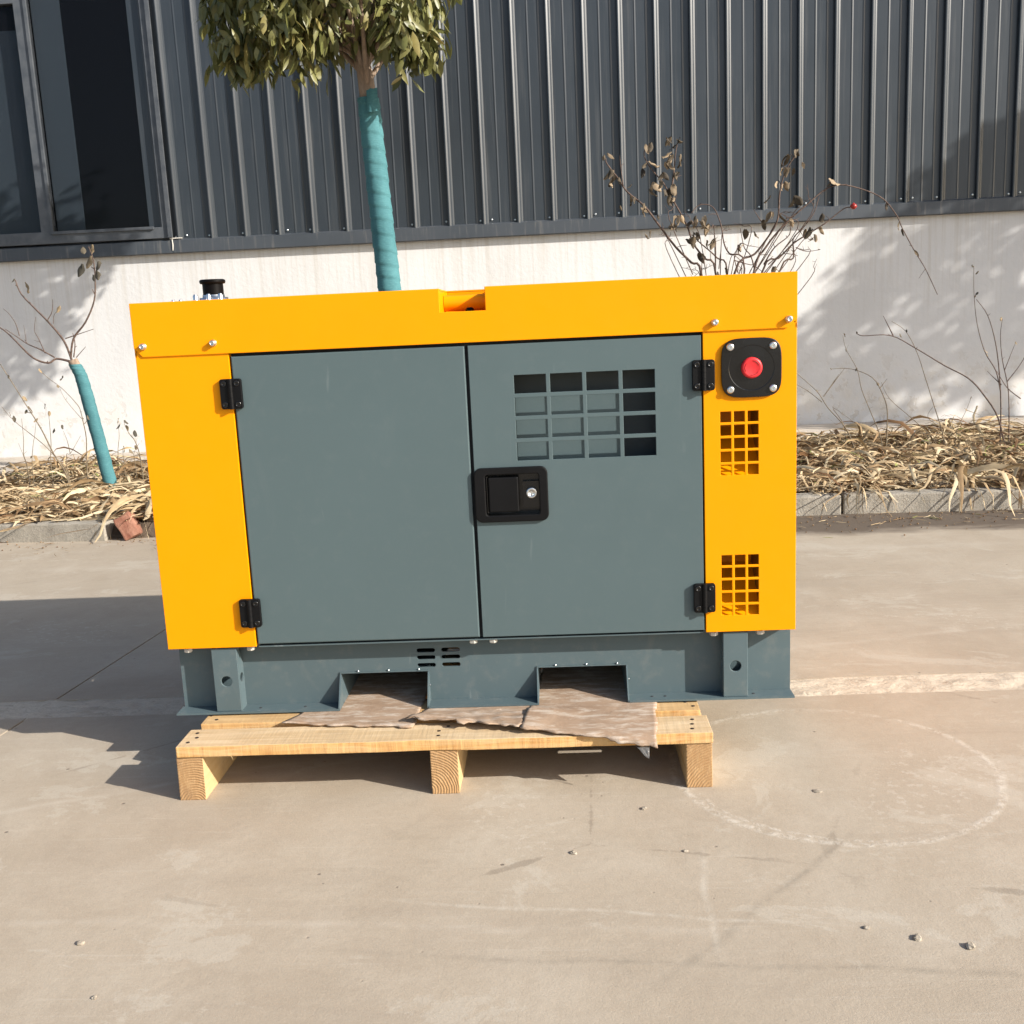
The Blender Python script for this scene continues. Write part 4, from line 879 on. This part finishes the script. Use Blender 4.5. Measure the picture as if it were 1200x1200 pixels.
mb = MB(); mb.tube(sl, taper(len(sl), .034, .027), 12); obj('trunk', mb, MAT['bark'], sap)
mb = MB(); radii = [.010, .009, .010, .006, .005, .004, .004, .004, .006, .004, .003, .003, .003]
for i, pl in enumerate(SAP_BR):
    l = wob_line(pl, 3.63, .02, None, 4, .035 if i < 4 else .02); mb.tube(l, taper(len(l), radii[i] * .72, radii[i] * .3), 6)
    for k in range(3, len(l) - 2, 5):   # buds and spurs
        if random.random() < .5:
            d = Vector((random.uniform(-1, 1), random.uniform(-.6, .6), random.uniform(.2, 1))).normalized() * random.uniform(.012, .035); mb.tube([l[k], l[k] + d], [radii[i] * .35, radii[i] * .2], 5)
obj('branch', mb, MAT['twig'], sap)
def crumpled(L, w, rnd):
    mb = MB(); vs = []; s1 = random.uniform(0, 99); n = 5
    for i in range(n + 1):
        t = i / n; hw = w * .5 * math.sin(math.pi * (t * .94 + .03)) ** .7
        for u in (-1, -.4, .4, 1):
            q = (u + s1, t * 3, 0); vs.append((hw * u, -.35 * L * t * t + .30 * w * mnoise.noise(q) + .25 * w * abs(u), -L * t + .1 * w * mnoise.noise((q[0], q[1], 7))))
    mb.add(vs, [(i * 4 + k, i * 4 + k + 1, (i + 1) * 4 + k + 1, (i + 1) * 4 + k) for i in range(n) for k in range(3)], 0, rnd, True); return mb
def leafset(mat, n=8, w=.6): return [crumpled(1.0, w, random.random()).mesh('leaf', mat) for _ in range(n)]
tan = leafset(MAT['tanleaf']); dry = leafset(MAT['dryleaf'], 10)
for i, (x, z) in enumerate(SAP_LEAF):
    s_ = (.072, .06, .07, .05, .045, .06, .06, .04, .04, .025)[i]; inst('leaf', tan[i % 8], sap, (x, 3.60, z + s_ * .4), (random.uniform(-.4, .6), random.uniform(-.5, .5), random.uniform(-1, 1)), (s_, s_, s_))

# bushy rose with withered leaves behind the generator
rose = thing('rose_bush', (1.0, 3.4, .07), 'withered rose bush with brown leaves rising behind the right end of the generator', 'bush')
mb = MB()
rr_ = [.0075, .006, .006, .005, .007, .007, .006, .0055, .0055, .004, .003, .003, .003, .003, .0045, .0035, .003, .003, .003]
rooted = {0, 1, 2, 4, 5, 6, 7, 8}
for i, pl in enumerate(ROSE):
    x0, z0 = pl[0]
    if i in rooted:
        bx = 1.02 + (x0 - 1.02) * .25 + random.uniform(-.04, .04); by_ = 3.42 + random.uniform(-.06, .06)
        pre = [(bx, by_, .05), (bx + (x0 - bx) * .35, by_, z0 * .45), (x0, 3.4, z0)]
        l = smooth(pre + [(x, 3.4 + .05 * mnoise.noise((k * .4, i * 3.1, 0)) * min(1, k * .4), z) for k, (x, z) in enumerate(pl[1:], 1)], 4)
    else: l = wob_line(pl, 3.4, .02, None, 4, .03)
    mb.tube(l, taper(len(l), rr_[i], rr_[i] * .38), 6)
    for k in range(4, len(l) - 1, 3):
        if random.random() < .6:
            d = Vector((random.uniform(-1, 1), random.uniform(-.8, .8), random.uniform(-.1, 1))).normalized() * random.uniform(.012, .06); mb.tube([l[k], l[k] + d * .5 + Vector((0, 0, .004)), l[k] + d], [.0018, .0016, .001], 5)
l = smooth([(ROSE[5][-2][0], 3.4, ROSE[5][-2][1])] + [(x, 3.4 + .03 * i, z) for i, (x, z) in enumerate(ROSE_CANE[0])], 5); mb.tube(l, taper(len(l), .0035, .002), 6)
for k in range(5, len(l) - 2, 6): mb.tube([l[k], l[k] + Vector((random.uniform(-.04, .01), 0, random.uniform(-.05, .01)))], [.0016, .001], 5)
for k in range(26):   # fine side twigs
    x = random.uniform(.78, 1.55); z = random.uniform(1.06, 1.42); p0 = Vector((x, 3.4 + random.uniform(-.08, .08), z)); d = Vector((random.uniform(-1.2, 1.3), random.uniform(-.4, .4), random.uniform(-.1, 1))).normalized() * random.uniform(.05, .16)
    q_ = Vector((1.05 + (x - 1.05) * .5, 3.41, z - .28)); l2 = smooth([q_, p0, p0 + d * .5 + Vector((0, 0, .01)), p0 + d], 4); mb.tube(l2, taper(len(l2), .0028, .0010), 5)
    for e_ in (6, 8, 10): mb.tube([l2[e_], l2[e_] + Vector((random.uniform(-1, 1), random.uniform(-.5, .5), random.uniform(0, 1))) * .03], [.0012, .0008], 4)
obj('canes', mb, MAT['twig'], rose)
for x, z in ROSE_LEAF:
    for rep in range(random.choice((1, 2, 3, 3))):
        s_ = random.uniform(.030, .066); q = (x + random.uniform(-.012, .012) * (rep > 0) * 2, 3.37 + random.uniform(-.05, .05), z + s_ * .45)
        inst('leaf', random.choice(dry), rose, q, (random.uniform(-.7, .9), random.uniform(-.7, .7), random.uniform(-1.6, 1.6)), (s_ * random.uniform(.7, 1.1), s_, s_))
for k, q_ in enumerate([l[int(len(l) * f)] for f in (.42, .58, .63, .74)]): inst('leaf', dry[k], rose, q_, (.3, .2 * k, k), (.025, .04, .04))
hp = MB(); hx, hz = HIP[0]; hp.lathe((hx, 3.36, hz - .014), (0, 0, 1), [(0, .004), (.004, .012), (.013, .0175), (.022, .015), (.028, .006), (.032, .003)], 16); obj('rose_hip', hp, MAT['hip'], rose)

def weed(lines, y, label, heads, r=.0036, mat='stem', cat='weed', grp=None, hs=(.02, .035)):
    x0, z0 = lines[0][0]
    t = thing('dry_weed', (x0, y, .07), label, cat, grp)
    mb = MB()
    for i, pl in enumerate(lines):
        pts = [(x, y + .05 * mnoise.noise((k * .5, x0 * 9 + i, 2)) * min(1, k * .5), z) for k, (x, z) in enumerate(pl)]
        if pl[0][1] < .30: pts = [(pl[0][0] + (pl[0][0] - pl[1][0]) * .15, y, .05)] + pts
        l = smooth(pts, 4); k_ = 1 if i == 0 else .7; mb.tube(l, taper(len(l), r * k_, r * .35 * k_), 6)
        for k in range(4, len(l) - 1, 4):
            if random.random() < .45:
                d = Vector((random.uniform(-1, 1), random.uniform(-.5, .5), random.uniform(0, 1))).normalized() * random.uniform(.008, .03); mb.tube([l[k], l[k] + d], [r * .3, r * .2], 5)
    obj('stem', mb, MAT[mat], t)
    for x, z in heads:
        s_ = random.uniform(*hs); inst('seed_head', random.choice(tan), t, (x, y - .005, z + s_ * .5), (random.uniform(-.5, .5), random.uniform(-.6, .6), random.uniform(-1.5, 1.5)), (s_, s_, s_))
    return t
WL = ['long slanting dry stem at the far left of the bed', 'thin dry stem leaning left in front of the white wall, lowest at the left edge', 'tall forked dry stem just left of the sapling stem', 'short upright dry weed with a side shoot between the leaning stems', 'low twiggy weed at the left edge of the bed', 'dry weed with dark seed heads between the sapling and the generator']
for i, (ls, hd) in enumerate(zip(WEED_L, WEED_L_HEAD)):
    weed(ls, 3.5 + .04 * i, WL[i], hd, .0055 if i < 1 else .0036, 'stem', 'weed', 'dry weeds in the bed', (.02, .035) if i < 5 else (.028, .048))
WR = ['long bare cane arching left over the bed at right', 'thin straight twig leaning left beneath the arching cane', 'thin upright twig crossing the wall shadow right of the generator', 'bare twig hooked to the left right of the generator', 'sprawling forked twigs beside the right edge of the generator', 'low branching twig in the middle of the right bed', 'tall forked shrub stem with buds at the right edge', 'bare shoot behind the tall forked shrub at the right edge']
for i, (ls, hd) in enumerate(zip(WEED_R, WEED_R_HEAD)):
    weed(ls, 3.6 + .03 * i - (.25 if i in (2, 3, 4, 5) else 0) * 0, WR[i], hd, (.0052, .0034, .003, .0038, .004, .003, .005, .004)[i], 'twig' if i in (6, 7, 0) else 'stem', 'twig', 'bare twigs in the bed', (.014, .024))

# ---------------------------------------------------------------- dried strap-leaf litter over the bed
def strap(mb, p, az, L, w, arch, rnd, droop=1.0, seg=6, twist=0.0, zfun=None, kerb_y=None):
    """arched strap leaf: rises, bends over, lies down"""
    d = Vector((math.cos(az), math.sin(az), 0)); s_ = Vector((-d.y, d.x, 0)); vs = []
    ph = random.uniform(0, 60)
    for i in range(seg + 1):
        t = i / seg; hw = w * .5 * (1 - .15 * (1 - t)) * (1 if t < .6 else max(.06, (1 - t) / .4) ** .7)
        q = p + d * (L * (t - .18 * arch * t * t)) ; h = arch * L * (1.9 * t - 2.2 * droop * t * t)
        q = q + s_ * (.10 * L * mnoise.noise((t * 2.5 + ph, 0, 0))); z = p.z + h + .04 * L * mnoise.noise((t * 4 + ph, 5, 0))
        if zfun is not None: z = max(z, zfun(q.x, q.y) + .004)
        a = twist * t + .9 * mnoise.noise((ph, t * 1.6, 3)); sv = s_ * math.cos(a) + Vector((0, 0, 1)) * math.sin(a)
        vs += [(q.x - sv.x * hw, q.y - sv.y * hw, z - sv.z * hw), (q.x, q.y, z + hw * .35), (q.x + sv.x * hw, q.y + sv.y * hw, z + sv.z * hw)]
    fs = []
    for i in range(seg):
        a = i * 3; fs += [(a, a + 1, a + 4, a + 3), (a + 1, a + 2, a + 5, a + 4)]
    mb.add(vs, fs, 0, rnd, True)
def kerb_front(x):
    if x < 0: return 2.64 - .091 * (x + 2.5)
    return 2.58 if x < 1.48 else 2.55 - .052 * (x - 2.0)
def litz(x, y):
    k = kerb_front(x)
    if y < k - .004: return .004
    if y < k + .12: return .092
    return bedz(x, y)
mb = MB(); random.seed(21)
for i in range(14500):
    u = random.random()
    if u < .34: x = random.uniform(-3.3, -1.5)
    elif u < .68: x = random.uniform(1.15, 3.2)
    elif u < .86: x = random.uniform(-1.5, 1.2)
    else: x = random.uniform(-7, 9)
    y = 2.66 + (4.6 - 2.66) * random.random() ** 1.25
    clump = mnoise.noise((x * 2.6, y * 2.6, 8))
    if clump < -.16 and random.random() < .72: continue
    arch = abs(random.gauss(.10, .22)) + max(0, clump) * .35
    L = random.uniform(.06, .30) * (1.1 if arch < .3 else 1.0)
    az_ = random.uniform(0, 2 * math.pi)
    if y + math.sin(az_) * L < 2.67 and random.random() < .9: az_ = -az_ if math.sin(az_) < 0 else az_
    rnd = random.random() ** .9
    wmax = .017 if random.random() < .80 else .032
    if wmax > .02: L *= 1.35
    if rnd > .92 and not (y > 3.0 and clump > .1): rnd *= .8
    strap(mb, Vector((x, y, bedz(x, y) + random.uniform(0, .045 + .03 * max(0, clump)))), az_, L, random.uniform(.004, wmax), min(arch, .75), rnd, random.uniform(.6, 1.1), 5, random.uniform(-2, 2), litz)
stuff(tag(obj('leaf_litter', mb, MAT['straw']), 'dry straw coloured leaf litter covering the planted bed', 'leaf litter'))
# earth crumbs and bits on the concrete at the kerb foot
mb = MB()
for i in range(520):
    x = random.uniform(1.2, 3.0) if random.random() < .75 else random.uniform(-3.2, -1.5); y = 2.57 - abs(random.gauss(0, .16)) + (.07 if x < 0 else -.03); r = random.uniform(.0015, .006)
    if random.random() < .3: strap(mb, Vector((x, y, .004)), random.uniform(0, 6.28), random.uniform(.02, .08), random.uniform(.002, .005), .08, random.random(), 1, 3, 1, litz)
    else:
        vs = [(x + r * random.uniform(.6, 1.3) * a, y + r * random.uniform(.6, 1.3) * b, .001 + r * (c + .6)) for a, b, c in ((1, 0, 0), (-1, 0, 0), (0, 1, 0), (0, -1, 0), (0, 0, .8), (0, 0, -.6))]
        mb.add(vs, [(0, 2, 4), (2, 1, 4), (1, 3, 4), (3, 0, 4), (2, 0, 5), (1, 2, 5), (3, 1, 5), (0, 3, 5)], 0, random.uniform(0, .3))
stuff(tag(obj('soil_crumbs', mb, MAT['straw']), 'crumbs of earth and straw bits along the foot of the kerb', 'debris'))

# withered daylily clumps whose broad leaves flop over the kerb
def clump(x, y, n, label, lmin, lmax, az0, spread, wmin=.014, wmax=.028, arch=(.25, .8)):
    t = thing('withered_daylily', (x, y, bedz(x, y)), label, 'plant', 'withered daylily clumps in the bed')
    for k in range(n):
        mb = MB(); az = az0 + random.gauss(0, spread)
        p = Vector((x + random.uniform(-.05, .05), y + random.uniform(-.03, .05), bedz(x, y) + .01))
        strap(mb, p, az, random.uniform(lmin, lmax), random.uniform(wmin, wmax), random.uniform(*arch), random.uniform(.3, .92), random.uniform(.85, 1.25), 9, random.uniform(-1.2, 1.2), litz)
        obj('leaf', mb, MAT['straw'], t, tuple(p))
    return t
clump(1.60, 2.70, 11, 'matted pale daylily spilling down the kerb face onto the dark earth', .22, .40, R(-95), .5, .008, .02, (.15, .5))
clump(2.10, 2.78, 16, 'pale withered daylily flopping over the kerb at right, its leaf tips on the concrete', .28, .48, R(-100), .9)
clump(2.36, 2.80, 11, 'curled straw coloured daylily at the far right of the bed', .25, .42, R(-80), 1.0, .018, .034)
clump(1.50, 2.78, 8, 'withered daylily tuft hanging over the kerb near the generator', .20, .36, R(-85), .8, .008, .018)
clump(1.30, 2.85, 10, 'flat withered daylily beside the right edge of the generator', .22, .4, R(-150), 1.2, .009, .018, (.1, .4))
clump(-2.45, 2.92, 14, 'broad withered daylily lying along the left kerb stone', .30, .52, R(185), .45, .016, .03, (.1, .5))
clump(-2.12, 2.92, 14, 'yellowing daylily clump at the foot of the sapling', .2, .34, R(60), 1.4, .014, .026)
clump(-1.82, 2.86, 12, 'long strap leaved daylily falling toward the red brick', .28, .46, R(-65), .7, .018, .034, (.3, .75))
clump(-2.7, 3.1, 12, 'brown matted daylily clump at the left edge of the bed', .2, .3, R(90), 1.8, .012, .022)
clump(1.75, 3.3, 12, 'green tinged daylily tuft in the middle of the right bed', .14, .26, R(90), 1.8, .014, .024, (.5, .9))
clump(2.3, 3.35, 12, 'upright withered daylily tuft in front of the shrub stems at right', .14, .26, R(90), 1.8, .014, .026, (.5, .9))

# broken brick leaning at the end of the left kerb stone
bm = bmesh.new(); bmesh.ops.create_cube(bm, size=1)
for v in bm.verts: v.co = Vector((v.co.x * .085, v.co.y * .16, v.co.z * .115))
bmesh.ops.bevel(bm, geom=bm.edges[:], offset=.008, segments=2, profile=.5, affect='EDGES'); bmesh.ops.subdivide_edges(bm, edges=bm.edges[:], cuts=4, use_grid_fill=True)
for v in bm.verts: v.co += mnoise.noise_vector(v.co * 22) * .006
me = bpy.data.meshes.new('broken_brick'); bm.to_mesh(me); bm.free(); me.materials.append(MAT['brick'])
o = bpy.data.objects.new('broken_brick', me); COL.objects.link(o); o.location = (-1.885, 2.66, .052); o.rotation_euler = (R(-14), R(-24), R(18))
tag(o, 'broken red brick leaning beside the end of the left kerb stone', 'brick')

# stone chips on the concrete
def chip(x, y, r, label, mat='chip', flat=.5):
    bm = bmesh.new(); bmesh.ops.create_icosphere(bm, subdivisions=2, radius=1)
    s_ = random.uniform(0, 90)
    for v in bm.verts:
        v.co = v.co * (1 + .45 * mnoise.noise(v.co * 1.4 + Vector((s_, 0, 0)))); v.co = Vector((v.co.x * r * .8, v.co.y * r * .62, v.co.z * r * flat * .7))
    me = bpy.data.meshes.new('stone_chip'); bm.to_mesh(me); bm.free(); me.materials.append(MAT[mat])
    o = bpy.data.objects.new('stone_chip', me); COL.objects.link(o); o.location = (x, y, r * flat * .4); o.rotation_euler.z = random.uniform(0, 6)
    tag(o, label, 'stone', 'stone chips on the concrete')
for x, y, r, lb in ((.701, -.681, .010, 'largest stone chip of the row at lower right'), (.77, -.704, .011, 'stone chip at the right end of the lower right row'), (.634, -.652, .007, 'dark stone chip at the left end of the lower right row'),
                    (.329, -.246, .008, 'stone chip just in front of the pallet under the right stringer'), (.189, -.408, .008, 'stone chip on the open concrete in front of the pallet middle'), (.388, -.41, .006, 'small stone chip left of the scraped ring'),
                    (-.517, -.79, .006, 'small pale chip near the lower left corner'), (-.60, -.655, .009, 'elongated pale chip at lower left'), (.846, 1.124, .012, 'dark pebble on the sunlit concrete right of the generator'), (.675, -.19, .012, 'flat brown flake lying inside the scraped ring')):
    chip(x, y, r, lb, 'chip', .22 if 'flake' in lb else .55)
